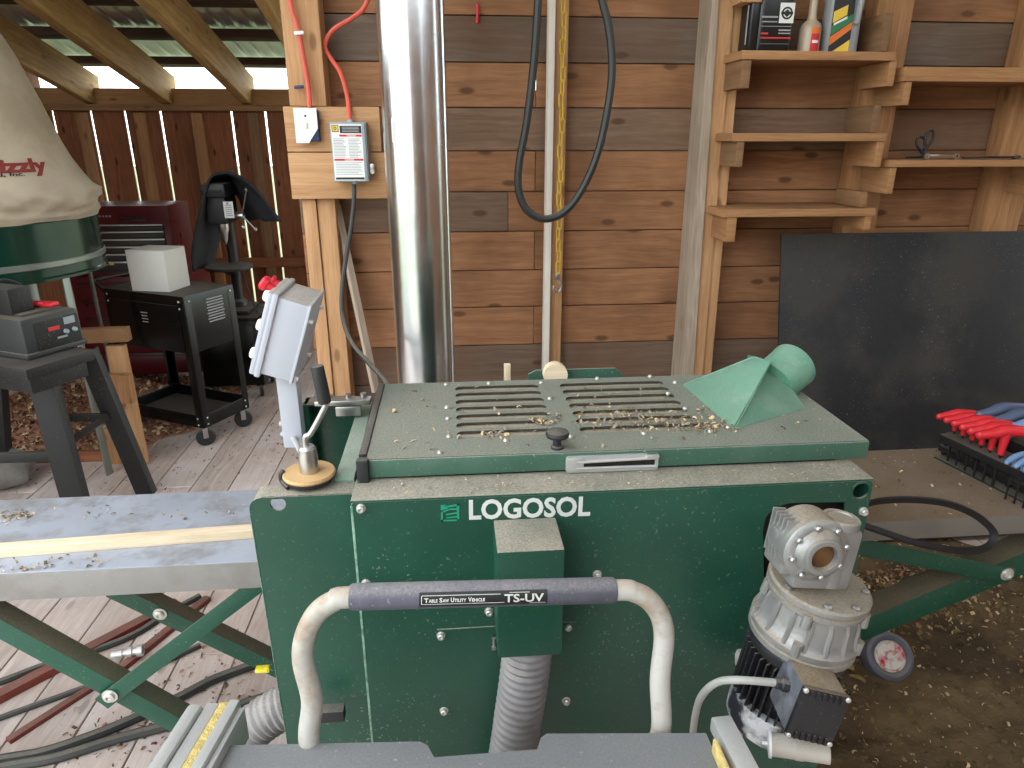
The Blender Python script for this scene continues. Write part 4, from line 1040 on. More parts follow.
mb = MB(); mb.tube(smooth([V((cx0, 2.86, zlow-.02)), V((cx0, 2.86, zlow-.05)), V((cx0+.016, 2.86, zlow-.075)), V((cx0+.006, 2.86, zlow-.10)), V((cx0-.014, 2.86, zlow-.09)), V((cx0-.014, 2.86, zlow-.075))], 5), .005, 8); mb.box((cx0, 2.86, zlow-.035), (.018, .012, .03), bev=.004); mb.build('hook', 'bare_steel', ch_)
# black hose loop
wire('black_hose', [V((PY(541, -60, 2.72).x, 2.72, 3.29)), PY(540, -60, 2.72), PY(538, 0, 2.72), PY(534, 60, 2.72), PY(527, 120, 2.72), PY(519, 165, 2.72), PY(519, 192, 2.72), PY(528, 211, 2.72), PY(545, 219, 2.72), PY(564, 212, 2.72), PY(581, 191, 2.72), PY(597, 155, 2.72), PY(607, 112, 2.72), PY(612, 70, 2.72), PY(609, 30, 2.72), PY(602, 0, 2.72), PY(588, -60, 2.72), V((PY(580, -60, 2.72).x, 2.72, 3.29))], .0145, 'hose_black', 'black hose hanging from above in a long loop in front of the wall', 'hose', 8)
p = PY(477, 14, 2.9935); o = MB().tube(smooth([p+V((0, .0, .032)), p+V((.003, -.004, .01)), p+V((0, 0, -.032))], 4), .006, 8).build('red_ribbon', 'red_plastic'); tag(o, 'small red ribbon tail on the wall just right of the duct', 'ribbon')

# black sheet leaning on the wall
tp = PY(781, 234, 2.90); bl = PY(771, 400, 2.72)
sl = (bl-tp).normalized(); 
top_l = tp; k_ = (tp.z-.02)/(tp.z-bl.z); bot_l = tp+(bl-tp)*k_
bot_l.x = tp.x-.02
mb = MB(); W_ = 1.45
n_ = (V((1, 0, 0)).cross(top_l-bot_l)).normalized()
vs = []
cen_ = (top_l+bot_l)/2+V((W_/2, 0, 0)); Mx_ = Matrix((V((1, 0, 0)), -n_, (top_l-bot_l).normalized())).transposed()
mb.box(cen_, (W_, .012, (top_l-bot_l).length), Mx_, bev=.002)
o = mb.build('black_board', 'black_sheet'); tag(o, 'large glossy black dusty sheet leaning on the wall behind the right feed table', 'board')

# ---- shelves
YSF = 2.70
def shelf(x0, x1, zt, th, label, lb, rb, rng, ybk=2.995):
    t = thing('wall_shelf', label, 'shelf', ((x0+x1)/2, 2.95, zt-th), 'wooden wall shelves')
    MB().box(((x0+x1)/2, (YSF+ybk)/2, zt-th/2), (x1-x0, ybk-YSF, th), bev=.002, rnd=rng).build('shelf_board', 'shelf_lumber', t)
    for bx, bw, zl in (lb, rb):
        if bw is None: continue
        if isinstance(zl, tuple): zl, zh = zl
        else: zh = zt-th-.001
        MB().box((bx, (YSF+.012+2.905)/2 if zh > zt else (YSF+.008+2.905)/2, (zl+zh)/2), (bw, 2.905-YSF-.010, zh-zl), bev=.002, rnd=random.choice((.3, .7))).build('bracket', 'shelf_lumber', t)
    return t
zz = lambda px, py: PY(px, py, YSF).z
xx = lambda px, py: PY(px, py, YSF).x
TH = .03
z1 = zz(820, 51); z2 = zz(810, 133); z3 = zz(800, 209); z4 = zz(960, 67); z5 = zz(950, 160)
XS0 = 1.183
shelf(1.08, xx(897, 51), z1, .03, 'top left wooden shelf holding three bottles', (xx(747, 70), .036, zz(747, 88)), (xx(893, 75), .028, zz(893, 86)), .2)
shelf(1.075, xx(887, 133), z2, .03, 'empty wooden shelf below the one with bottles', (xx(741, 150), .03, zz(741, 167)), (xx(881, 150), .03, zz(881, 167)), .3)
shelf(1.07, xx(876, 209), z3, .03, 'lowest empty wooden shelf just above the black sheet', (xx(732, 230), .04, zz(732, 242)), (xx(871, 210), .03, zz(871, 230)), .25)
shelf(xx(907, 67), 2.6, z4, .05, 'upper right wooden shelf, empty, cut by the picture edge', (xx(909, 90), .028, zz(909, 105)), (2.42, .03, z4-.16), .15)
shelf(xx(890, 160), 2.6, z5, .026, 'right wooden shelf holding the small wrench', (xx(893, 180), .026, zz(893, 194)), (2.42, .03, z5-.14), .3)
# short cleats rising above the brackets on the stud
for (pxa, pya, pyb, lab) in ((896, 12, 50, 'short cleat on the stud beside the grey bottle'), (883, 105, 132, 'short cleat on the stud above the middle left shelf'), (870, 192, 208, 'short cleat on the stud above the lowest left shelf')):
    p = PY(pxa, pya, YSF+.2); q = PY(pxa, pyb, YSF+.2)
    za_, zb_ = {12: (z1+.003, zz(896, 12)), 105: (z2+.003, zz(883, 105)), 192: (z3+.003, zz(870, 192))}[pya]
    o = MB().box((xx(pxa, pya)-.012, 2.81, (za_+zb_)/2), (.028, .19, zb_-za_), bev=.002).build('cleat', 'shelf_lumber'); tag(o, lab, 'cleat')

# bottles on the top left shelf
def bottle_outline(mb, x, y, z, w, d, h, prof, m=0, n=28, e=4.0):
    rg = []
    for t, s in prof:
        rg.append([V((x+w/2*s*math.copysign(abs(math.cos(a))**(2/e), math.cos(a)), y+d/2*s*math.copysign(abs(math.sin(a))**(2/e), math.sin(a)), z+h*t)) for a in [2*math.pi*i/n for i in range(n)]])
    mb.rings(rg)
PROF = [(0, .93), (.02, 1), (.62, 1), (.7, .97), (.78, .8), (.84, .5), (.88, .3), (.94, .3)]
YBt = 2.80
def bx(px): return PY(px, 30, YBt-.04).x
zsh = z1
w1 = bx(793)-bx(757)
t = thing('oil_bottle', 'black oil jug with white square emblem on the top left shelf', 'bottle', ((bx(757)+bx(793))/2, YBt, zsh))
cxb = (bx(757)+bx(793))/2; hb = .30
mb = MB(); bottle_outline(mb, cxb, YBt, zsh+.001, w1, .09, hb, PROF); mb.build('jug', 'bottle_black', t)
MB().lathe([(.017, 0), (.017, .03), (.014, .032)], (cxb, YBt, zsh+hb*.93), n=16).build('cap', 'bottle_black', t)
yf = YBt-.0455
fl = lambda mb, u0, v0, u1, v1, y=0.0, cx=cxb, w=w1: mb.box((cx+w*(u0+u1)/2, yf-y, zsh+(v0+v1)/2), (w*(u1-u0), .0012, v1-v0))
mb = MB(); fl(mb, .06, .098, .46, .165); s = mb.build('emblem_square', 'paper_white', t)
mb = MB(); rc = (cxb+w1*.26, zsh+.131); mb.plate(ci(rc[0], rc[1], .021), [ci(rc[0], rc[1], .015)], .0008, (0, yf-.0008, 0), (1, 0, 0), (0, 0, 1)); mb.box((rc[0], yf-.0012, rc[1]), (.045, .0008, .009)); mb.plate([(rc[0]-.011, rc[1]+.004), (rc[0]+.011, rc[1]+.004), (rc[0], rc[1]+.013)], [], .0008, (0, yf-.001, 0), (1, 0, 0), (0, 0, 1)); mb.plate([(rc[0]-.011, rc[1]-.004), (rc[0], rc[1]-.013), (rc[0]+.011, rc[1]-.004)], [], .0008, (0, yf-.001, 0), (1, 0, 0), (0, 0, 1)); mb.build('emblem', 'print_black', s)
mb = MB(); fl(mb, -.40, .046, .44, .051); fl(mb, -.40, .06, -.2, .066); mb.build('red_line', 'print_red', t)
mb = MB(); fl(mb, -.42, .115, .02, .121); fl(mb, -.40, .100, .02, .104); fl(mb, .08, .072, .42, .077); fl(mb, .08, .062, .42, .066); fl(mb, -.42, .086, .42, .088); fl(mb, -.4, .028, .42, .029); mb.build('print', 'print_grey', t)
t2c = PY(748, 30, YBt+.06).x
t = thing('oil_bottle', 'black bottle half hidden at the left end of the top shelf', 'bottle', (t2c, YBt+.06, zsh))
mb = MB(); bottle_outline(mb, PY(750, 30, YBt+.0).x, YBt+.01, zsh+.001, .045, .10, .26, PROF); mb.build('jug', 'bottle_black', t)
MB().box((PY(745, 30, YBt-.04).x+.004, YBt-.043, zsh+.09), (.004, .002, .13)).build('print', 'print_grey', t)
# glue bottle
g0x = PY(815, 30, YBt).x
t = thing('glue_bottle', 'small clear bottle with orange and red label and long spout', 'bottle', (g0x, YBt, zsh))
mb = MB(); mb.lathe([(.036, 0), (.039, .004), (.039, .085), (.034, .10), (.018, .115), (.015, .13), (.013, .30)], (g0x-.018, YBt, zsh+.001), n=24); mb.build('bottle_body', 'bottle_clear', t)
def on_g(u, v, r=.0396): a = R(252)+u/.039; return V((g0x-.018+r*math.cos(a), YBt+r*math.sin(a), zsh+v))
mb = MB(); mb.grid(lambda u, w: on_g(.0+u*.036, .006+w*.060), 8, 2); lb2 = mb.build('label', 'print_red', t)
mb = MB(); mb.grid(lambda u, w: on_g(.0+u*.036, .066+w*.022), 8, 2); mb.build('label_top', 'print_orange', t)
mb = MB(); mb.grid(lambda u, w: on_g(.005+u*.026, .034+w*.010, .0399), 6, 1); mb.build('print', 'paper_white', lb2)
# cleaner jug
j0 = bx(829); j1 = bx(862); jc = (j0+j1)/2; jw = j1-j0
t = thing('cleaner_jug', 'grey handled jug with green, orange and yellow striped label', 'bottle', (jc, YBt, zsh))
mb = MB(); bottle_outline(mb, jc, YBt, zsh+.001, jw, .085, .33, PROF); jb = mb.build('jug', 'bottle_grey', t)
MB().lathe([(.02, 0), (.02, .035), (.016, .037)], (jc, YBt, zsh+.305), n=16).build('cap', 'print_red', t)
yf = YBt-.0432
Jf = lambda mb, pts, y=0.0: mb.plate([(jc+jw*u, zsh+v) for u, v in pts], [], .0012, (0, yf-y, 0), (1, 0, 0), (0, 0, 1))
mb = MB(); Jf(mb, [(-.46, .004), (.16, .004), (.16, .2), (-.46, .2)]); lb3 = mb.build('label', 'print_black', t)
mb = MB(); Jf(mb, [(-.44, .10), (-.04, .128), (-.04, .162), (-.44, .138)], .0009); Jf(mb, [(-.36, .004), (.15, .004), (.15, .046), (-.30, .008)], .0009); mb.build('label_yellow', 'print_yellow', lb3)
mb = MB(); Jf(mb, [(-.46, .058), (.15, .108), (.15, .132), (-.46, .09)], .0009); mb.build('label_green', 'print_green', lb3)
mb = MB(); Jf(mb, [(-.46, .024), (.15, .082), (.15, .106), (-.46, .054)], .0009); mb.build('label_orange', 'print_orange', lb3)
mb = MB(); Jf(mb, [(-.40, .092), (-.02, .116), (-.02, .124), (-.40, .100)], .0013); mb.build('label_white', 'paper_white', lb3)
mb = MB(); mb.tube(smooth([V((jc+jw*.26, YBt-.05, zsh+.10)), V((jc+jw*.26, YBt-.056, zsh+.13)), V((jc+jw*.27, YBt-.056, zsh+.19)), V((jc+jw*.24, YBt-.04, zsh+.25))], 5), .011, 10); mb.build('grip', 'bottle_grey', t)
# wood scrap over the post top
p = PY(752, 2, 2.76); o = MB().box((p.x-.005, 2.80, p.z+.035), (.08, .1, .075), bev=.006).build('wood_block', 'new_lumber'); tag(o, 'wood block end showing at the very top beside the right post', 'block')

# bits on the right shelf
wy = 2.75
a = PY(927, 156, wy); b = PY(956, 156, wy); zw = z5+.0125
mb = MB(); mb.box(((a.x+b.x)/2, wy, zw), (b.x-a.x, .008, .014), bev=.003)
for q in (a, b): mb.lathe([(.006, -.005), (.0125, -.005), (.0125, .005), (.006, .005), (.006, -.005)], (q.x, wy, zw), (0, 1, 0), 18, caps=False)
o = mb.build('wrench', 'bare_steel'); tag(o, 'small silver double ended wrench on the right shelf', 'wrench')
sc = thing('shears', 'dark metal shears with looped handles behind the silver wrench', 'shears', (PY(920, 150, 2.78).x, 2.8, z5))
h0 = PY(921, 143, 2.79); h1 = PY(929, 138, 2.79); pv = PY(924, 153, 2.79)
for q, r1, r2, rot in ((h0, .018, .026, 30), (h1, .016, .03, -8)):
    c_, s_ = math.cos(R(rot)), math.sin(R(rot)); pts = [(q.x+c_*r1*math.cos(t)-s_*r2*math.sin(t), 2.79, q.z+s_*r1*math.cos(t)+c_*r2*math.sin(t)) for t in [2*math.pi*i/20 for i in range(20)]]
    MB().tube(pts, .0055, 8, closed=True).tube([(q.x, 2.79, q.z-r2*.8), (pv.x, 2.79, z5+.012)], .006, 8).build('handle', 'black_iron', sc)
mb = MB(); mb.tube([(pv.x, 2.79, z5+.012), (pv.x-.07, 2.80, z5+.008)], .007, 8, radii=[.008, .004]); mb.build('blade', 'black_iron', sc)
mb = MB(); a = PY(966, 159, 2.78); b = PY(1018, 158, 2.76); mb.beam(V((a.x, 2.80, z5+.006)), V((b.x, 2.77, z5+.009)), .018, .008, bev=.003); mb.lathe([(.016, -.004), (.016, .004)], (b.x, 2.77, z5+.008), (0, .2, 1), 14)
o = mb.build('wrench', 'black_iron'); tag(o, 'long dark wrench near the right end of the shelf', 'wrench')

# ================================================================ T-handle hex keys in their rack on the right table
rk0 = PZ(936, 446, ZTB+.002); rk1 = PZ(1024, 492, ZTB+.002); rd = V((.9, -.42, 0)).normalized()
rkc = PZ(985, 462, ZTB)
base_o = V((PZ(945, 455, ZTB).x, PZ(945, 455, ZTB).y, ZTB))
rack = thing('key_rack', 'black steel rack of hex keys standing on the right feed table', 'tool rack', base_o)
ra = PZ(940, 457, ZTB); rb = PZ(1010, 492, ZTB); RD = (rb-ra).normalized(); RN = V((-RD.y, RD.x, 0)); RM = Matrix((RD, RN, V((0, 0, 1)))).transposed()
RL = .42
Rp = lambda r, n, z: ra+RD*r+RN*n+V((0, 0, z))
k0 = PZ(954, 432, ZTB+.105); k1 = PZ(1000, 456, ZTB+.105)
kr0, kn0 = (k0-ra).dot(RD), (k0-ra).dot(RN); kr1, kn1 = (k1-ra).dot(RD), (k1-ra).dot(RN)
mb = MB(); mb.box(Rp(RL/2-.0, .05, .003), (RL, .15, .004), RM, bev=.001); mb.box(Rp(RL/2-.02, kn0+.09, .06), (RL-.02, .03, .12), RM, bev=.002)
mb.box(Rp(RL/2+.03, (kn0+kn1)/2+.01, .088), (RL, .085, .024), RM, bev=.003); mb.box(Rp(RL/2-.02, .02, .030), (RL-.02, .05, .02), RM, bev=.002)
for r in (.0, .11, .22, .33): mb.box(Rp(r, .05, .045), (.008, .09, .075), RM, bev=.001)
mb.build('rack_body', 'black_iron', rack)
def hexkey(name, r, n, z, s, m, label, grp, yaw=0.0, tilt=0.0):
    o_ = Rp(r, n, z); t = thing(name, label, 'hex key', o_, grp)
    ca, sa = math.cos(R(yaw)), math.sin(R(yaw)); hd = V((-math.cos(R(yaw)), -math.sin(R(yaw)), 0))   # handle bar direction, towards the camera
    L_ = .062*s
    top = V((0, 0, .058*s))
    mb = MB()
    a_ = o_+top+hd*L_+V((0, 0, -.006*s)); b_ = o_+top-hd*L_*1.35
    mb.tube(smooth([a_, a_.lerp(b_, .25)+V((0, 0, .006)), o_+top+V((0, 0, .008*s)), a_.lerp(b_, .8)+V((0, 0, .006)), b_], 5), .01, 12, radii=[(.0105+.0045*math.sin(math.pi*i/20))*s for i in range(21)])
    mb.tube([o_+top*1.05, o_+top*.75, o_+top*.3, o_], .01, 12, radii=[.013*s, .0115*s, .0085*s, .0078*s]); mb.sphere(a_, .0112*s, 10); mb.sphere(b_, .0112*s, 10)
    mb.build('handle', m, t)
    MB().cyl(o_, o_-V((0, 0, .1)), .0028*s+.001, n=6).build('hex_shaft', 'black_iron', t)
    return t
order = ['leftmost', 'second', 'third', 'fourth', 'fifth', 'nearest']
for i in range(6):
    t_ = i/5
    hexkey('hex_key', kr0+(kr1-kr0)*t_, kn0+(kn1-kn0)*t_, .110, .86+.05*i, 'handle_red', 'red T-handle hex key, '+('rearmost at the left end of the red row' if i == 0 else 'the largest at the near right end of the red row' if i == 5 else '%s from the left in the red row' % order[i]), 'red T-handle hex keys', -8)
for i in range(3):
    hexkey('hex_key', kr0+.06+.05*i, kn0+.09, .12, 1.15, 'handle_slate' if i < 2 else 'handle_blue', ('slate blue T-handle hex key, left one behind the red row', 'slate blue T-handle hex key, right one behind the red row', 'bright blue T-handle hex key at the far right behind the red row')[i], 'blue T-handle hex keys', 5)
for i in range(3):
    hexkey('hex_key', kr1+.055+.026*i, kn1-.015, .09, .62, 'handle_blue', ('small pale blue T-handle hex key, first right of the red row', 'small pale blue T-handle hex key, second right of the red row', 'small pale blue T-handle hex key, third right of the red row')[i], 'small pale blue hex keys', 20)
# ================================================================ the back bay on the left
# dust collector
DX, DY, DR = -2.39, 3.72, .565
zb_ = 1.105; zt_ = 1.37
dc = thing('dust_collector', 'dust collector with beige cloth bag and dark green drum at the left edge', 'dust collector', (DX, DY, 0))
mb = MB(); mb.lathe([(DR*.96, 0), (DR*1.012, .0), (DR*1.012, .012), (DR, .02), (DR, zt_-zb_), (DR*.97, zt_-zb_+.02)], (DX, DY, zb_), n=72)
mb.build('drum', 'collector_green', dc)
mb = MB(); mb.lathe([(DR+.001, -.016), (DR+.006, -.012), (DR+.006, .012), (DR+.001, .016)], (DX, DY, zb_+.075), n=72, caps=False); mb.build('drum_band', 'collector_band', dc)
# bag: cone pulled up to a hook, bunched above the drum
BP = [(1.37, 1.0), (1.39, 1.02), (1.405, 1.045), (1.425, 1.02), (1.445, 1.05), (1.475, 1.06), (1.495, 1.06), (1.53, 1.0), (1.582, .943), (1.65, .88), (1.73, .827), (1.924, .733), (2.11, .632), (2.222, .55), (2.45, .36), (2.62, .16), (2.70, .05), (2.72, .02)]
def bag_r(z):
    for (a, ra), (b, rb) in zip(BP[:-1], BP[1:]):
        if a <= z <= b: t = (z-a)/(b-a); return ra+(rb-ra)*t
    return BP[0][1] if z < BP[0][0] else BP[-1][1]
def bag_pt(th, z, off=0.0):
    r = DR*bag_r(z)
    k = math.exp(-((z-1.46)/.06)**2)
    r += k*(.014*math.sin(7*th+1.3)+.013*math.sin(11*th+55*(z-1.4))+.008*math.sin(23*th-70*z))+.008*math.sin(5*th+.4)*min(1, max(0, (2.4-z)))
    zz_ = z+k*.02*math.sin(5*th)
    return V((DX+(r+off)*math.cos(th), DY+(r+off)*math.sin(th), zz_))
mb = MB(); nz = 60; rings_ = []
for i in range(nz+1):
    z = 1.37+(2.72-1.37)*(i/nz)**1.5
    rings_.append([bag_pt(2*math.pi*j/96, z) for j in range(96)])
mb.rings(rings_); bag = mb.build('filter_bag', 'canvas_bag', dc, angle=70)
th_end = None
def bag_px(px, py):
    best = None; c_ = V((0, 0, CAM_H)); r_ = ray(px, py)
    for it in range(900):
        p = c_+r_*(2.2+it*.0025)
        if math.hypot(p.x-DX, p.y-DY) < DR*bag_r(p.z): return math.atan2(p.y-DY, p.x-DX), p.z
e = bag_px(46.5, 170.5); s_ = bag_px(2, 171.5)
Rm = DR*bag_r(e[1]); wpx = (e[0]-s_[0])*Rm
def bag_txt(th1, z1_, size_off=0.0):
    return lambda v: bag_pt(th1+v.x/Rm, z1_+v.y, .003+v.z)
hG = abs(bag_px(20, 157)[1]-bag_px(20, 170.5)[1])
word_w = wpx*1.78
mb = MB(); put_text(mb, 'Grizzly', .1, bag_txt(e[0]-word_w/Rm, e[1]), bold=.0045, width=word_w*1.04, extrude=.0003, height=hG, shear=.26)
t_ = mb.build('lettering', 'lettering_maroon', bag); t_['label'] = 'maroon lettering on the cloth bag'
e2 = bag_px(25.5, 175.5)
mb = MB(); put_text(mb, 'Industrial, Inc.', .1, bag_txt(e2[0]-wpx*1.35/Rm, e2[1]), bold=.002, width=wpx*1.35, extrude=.0003, height=hG*.27, shear=.3)
mb.build('small_lettering', 'print_black', bag)
mb = MB(); mb.lathe([(.02, -.02), (.02, .02)], (DX, DY, 2.73)); mb.tube([(DX, DY, 2.7), (DX, DY, 3.0)], .008, 8); mb.build('hanger', 'bare_steel', dc)
for t in (-15, 40, 95, 150, 205, 262):
    a = V((DX+DR*.86*math.cos(R(t)), DY+DR*.86*math.sin(R(t)), zb_+.01)); b = V((DX+DR*.88*math.cos(R(t)), DY+DR*.88*math.sin(R(t)), .0))
    MB().beam(a, b, .045, .012, up=(math.cos(R(t)), math.sin(R(t)), 0), bev=.003).build('leg', 'collector_band', dc)

# black stand with charger
st2 = thing('work_stand', 'black folding work stand with splayed legs under the battery charger', 'work stand', (-1.9, 3.15, 0))
YA_, YB_ = 3.02, 3.40
def leg(px0, py0, px1, py1, Y0, Y1, w, h, grow=1.15):
    p = PY(px0, py0, Y0); q = PY(px1, py1, Y1); q2_ = q if q.z < .02 else p+(q-p)*((p.z-.0)/(p.z-q.z)); return p, q2_
for a_, w in (((38, 372, 73, 500, 3.0, 3.0), .105), ((84, 350, 146, 496, 3.2, 3.34), .085), ((-70, 380, -80, 500, 3.0, 2.95), .1), ((-10, 350, 0, 480, 3.42, 3.5), .09)):
    p, q = leg(*a_, w, .05); mb = MB(); d = (q-p).normalized()
    mb.beam(p, q+V((0, 0, .0)), w, .018, up=(0, -1, .2), bev=.004)
    for s in (-1, 1): mb.beam(p+V((s*(w/2-.006), .022, 0)), q+V((s*(w/2-.006), .022, 0)), .012, .05, up=(0, -1, .2), bev=.003)
    mb.build('leg', 'stand_black', st2)
t0, t1, t2_ = PY(-75, 376, 3.0), PY(34, 371, 2.98), PY(82, 347, 3.22)
SMx = Euler((0, 0, R(64))); sM = SMx.to_matrix(); sc0 = PZ(26, 374, .85)-sM @ V((-.15, -.26, 0)); sc0.z = 0
mb = MB(); mb.box(sc0+V((0, 0, .845)), (.31, .54, .05), SMx, bev=.01); mb.box(sc0+V((0, 0, .79)), (.26, .48, .08), SMx, bev=.008); mb.build('stand_top', 'stand_black', st2)
mb = MB(); mb.beam(PY(46, 418, 3.1), PY(108, 417, 3.24), .03, .035, bev=.004); mb.beam(PY(58, 450, 3.06), PY(107, 416, 3.24), .02, .03, bev=.004); mb.beam(PY(-10, 458, 3.02), PY(52, 456, 3.05), .03, .045, bev=.004); mb.build('cross_brace', 'stand_black', st2)

cz = .872
ch2 = thing('battery_charger', 'dark grey battery charger on the black stand with a red clamp lead', 'charger', (-2.0, 3.09, cz))
CM = Euler((0, 0, R(64)))
cM = CM.to_matrix(); cc0 = PZ(29, 360, cz)-cM @ V((-.13, -.19, 0)); cc0.z = cz
cp = lambda x, y, z: cc0+cM @ V((x, y, z))
mb = MB(); mb.box(cp(0, 0, .085), (.26, .38, .17), CM, bev=.022); mb.box(cp(0, 0, .012), (.28, .40, .022), CM, bev=.006); mb.box(cp(0, 0, .172), (.18, .30, .016), CM, bev=.006); mb.build('case', 'charger_grey', ch2)
mb = MB(); mb.box(cp(.02, -.190, .08), (.20, .012, .13), CM, bev=.006); face_ = mb.build('control_face', 'stand_black', ch2)
mb = MB(); mb.box(cp(.0, -.198, .105), (.05, .004, .016), CM); mb.build('badge', 'print_red', face_)
mb = MB(); mb.box(cp(.075, -.197, .125), (.05, .004, .03), CM); mb.build('meter', 'disconnect_grey', face_)
mb = MB(); 
for x in (.05, .09): mb.lathe([(.011, 0), (.009, .012), (.003, .013)], cp(x, -.196, .08), cM @ V((0, -1, 0)), 14)
mb.box(cp(.03, -.1975, .06), (.045, .003, .008), CM); mb.build('knobs', 'disconnect_grey', face_)
mb = MB(); mb.box(cp(-.05, .04, .23), (.10, .30, .11), CM, bev=.012); mb.build('lid', 'stand_black', ch2)
mb = MB(); mb.beam(cp(.02, .12, .19), cp(.07, -.14, .19), .05, .018, bev=.006); mb.beam(cp(-.03, .02, .19), cp(.05, -.10, .196), .03, .02, bev=.006)
o = mb.build('jumper_clamp', 'red_plastic'); tag(o, 'flat red clamp lying on top of the battery charger', 'clamp')
mb = MB(); mb.tube(smooth([cp(-.02, .12, .27), cp(.06, .14, .28), cp(.12, .12, .24), cp(.12, .08, .16)], 6), .006, 8); mb.build('lead', 'black_rubber', ch2)
# pale sack and lumps on the floor by the stand
def lump(name, c, s, m, label, cat, seed):
    rr = random.Random(seed); mb = MB(); ph = [rr.uniform(0, 6) for _ in range(6)]
    rg = []
    for i in range(13):
        t = math.pi*i/12; r_ = max(math.sin(t), 1e-3); row = []
        for j in range(24):
            a = 2*math.pi*j/24; k = 1+.14*math.sin(3*a+ph[0]+2*t)+.08*math.sin(5*a+ph[1])*math.sin(2*t+ph[2])
            row.append(V((c[0]+s[0]*r_*math.cos(a)*k, c[1]+s[1]*r_*math.sin(a)*k, max(.001, c[2]-s[2]*math.cos(t)*(1+.1*math.sin(4*a+ph[3]))))))
        rg.append(row)
    mb.rings(rg); o = mb.build(name, m, angle=60); tag(o, label, cat); return o
p = PZ(8, 490, 0); lump('plastic_sack', (p.x-.05, p.y+.05, .10), (.17, .13, .11), 'stone_grey', 'crumpled grey sack on the floor at the left edge behind the feed table', 'sack', 4)

# wooden trestle behind the stand
wt = thing('wooden_trestle', 'rough wooden trestle frame between the black stand and the tool cart', 'trestle', (PY(120, 480, 3.75).x, 3.75, 0))
YT = 3.72
p = PY(72, 337, YT); q = PY(121, 334, YT); MB().beam(p-V((.45, 0, 0)), q+V((.04, 0, 0)), .06, .075, bev=.004).build('top_rail', 'shelf_lumber', wt)
p = PY(116, 345, YT); q = PY(127, 400, YT); qq = p+(q-p)*(p.z/(p.z-q.z)); MB().beam(p, qq, .05, .09, up=(1, 0, 0), bev=.004).build('post', 'new_lumber', wt)
p = PY(117, 374, YT-.05); q = PY(121, 402, YT-.05); MB().beam(p, q, .05, .14, up=(1, 0, 0), bev=.004).build('gusset', 'shelf_lumber', wt)
p = PY(108, 430, YT-.02); MB().box((p.x, YT+.02, p.z/2), (.07, .05, p.z), bev=.004).build('post', 'shelf_lumber', wt)
p = PY(40, 456, YT+.06); q = PY(110, 456, YT+.06); MB().beam(p-V((.3, 0, 0)), q, .03, .07, bev=.004).build('bottom_rail', 'stained_boards', wt)

# tool cart
N0 = PZ(204, 428, .13); N0 = V((N0.x, N0.y, 0)); LD = V((-.885, .466, 0)); SD = V((.466, .885, 0)).normalized()
LL, SS = .62, .37
ct = thing('tool_cart', 'black two tier tool cart on casters under the white box', 'tool cart', N0)
CMx = Matrix((LD, SD, V((0, 0, 1)))).transposed()
if CMx.determinant() < 0: CMx = Matrix((-LD, SD, V((0, 0, 1)))).transposed()
Cp = lambda l, s, z: N0+LD*l+SD*s+V((0, 0, z))
zbt = PY(183, 297, N0.y).z; zbb = PY(200, 354, N0.y).z
def tray(z0, z1, floor_z, name, lipo=False):
    mb = MB(); th = .006
    for (l, s, dl, ds) in ((LL/2, 0, LL, th), (LL/2, SS, LL, th), (0, SS/2, th, SS), (LL, SS/2, th, SS)): mb.box(Cp(l, s, (z0+z1)/2), (dl, ds, z1-z0), CMx, bev=.002)
    mb.box(Cp(LL/2, SS/2, floor_z), (LL-.008, SS-.008, .006), CMx); return mb.build(name, 'cart_black', ct)
tray(.125, .205, .135, 'lower_tray')
bin_ = tray(zbb, zbt, zbt-.004, 'upper_bin')
MB().box(Cp(LL/2, -.006, (zbt+zbb)/2-.02), (LL-.08, .006, (zbt-zbb)-.07), CMx, bev=.003).build('front_panel', 'cart_black', bin_)
for l, s in ((.012, .012), (LL-.012, .012), (.012, SS-.012), (LL-.012, SS-.012)):
    mb = MB(); dl = .018 if l < LL/2 else -.018; ds = .018 if s < SS/2 else -.018
    mb.box(Cp(l-.014 if l < LL/2 else l+.014, s+ds*.6-.0, .51+.0), (.005, .046, .76), CMx, bev=.001); mb.box(Cp(l+dl*.6, s-.014 if s < SS/2 else s+.014, .51), (.046, .005, .76), CMx, bev=.001)
    mb.build('corner_post', 'cart_black', ct)
mb = MB()
for l, s, nx in ((.0, .03, -1), (.0, SS-.03, -1)):
    for z in (.145, .185, zbt-.03): mb.lathe([(.006, 0), (.006, .002), (.003, .004)], Cp(-.006, s, z), -LD, 10)
for l in (.03, LL-.03):
    for z in (.145, .185, zbt-.03, zbt-.07): mb.lathe([(.006, 0), (.006, .002), (.003, .004)], Cp(l, -.0075, z), -SD, 10)
mb.build('rivets', 'bolt_zinc', ct)
for l, s in ((.03, .03), (LL-.03, .03), (.03, SS-.03), (LL-.03, SS-.03)):
    mb = MB(); c = Cp(l, s, .055); mb.lathe([(.030, -.014), (.05, -.012), (.055, -.006), (.055, .006), (.05, .012), (.03, .014)], c, SD*.6+LD*.8, 24)
    w_ = mb.build('caster', 'black_rubber', ct)
    mb = MB(); sd = (SD*.6+LD*.8).normalized()
    for k in (-1, 1): mb.box(c+sd*k*.018+V((0, 0, .035)), (.028, .003, .075), Matrix((sd.cross(V((0, 0, 1))), sd, V((0, 0, 1)))).transposed(), bev=.001)
    mb.box(c+V((0, 0, .069)), (.05, .045, .004), CMx); mb.build('fork', 'bare_steel', w_)
mb = MB(); mb.tube(smooth([Cp(LL, .02, zbt-.04), Cp(LL+.05, .02, zbt), Cp(LL+.10, .03, zbt+.03), Cp(LL+.11, SS/2, zbt+.035), Cp(LL+.10, SS-.03, zbt+.03), Cp(LL+.05, SS-.02, zbt), Cp(LL, SS-.02, zbt-.04)], 5), .011, 10); mb.build('push_handle', 'cart_black', ct)
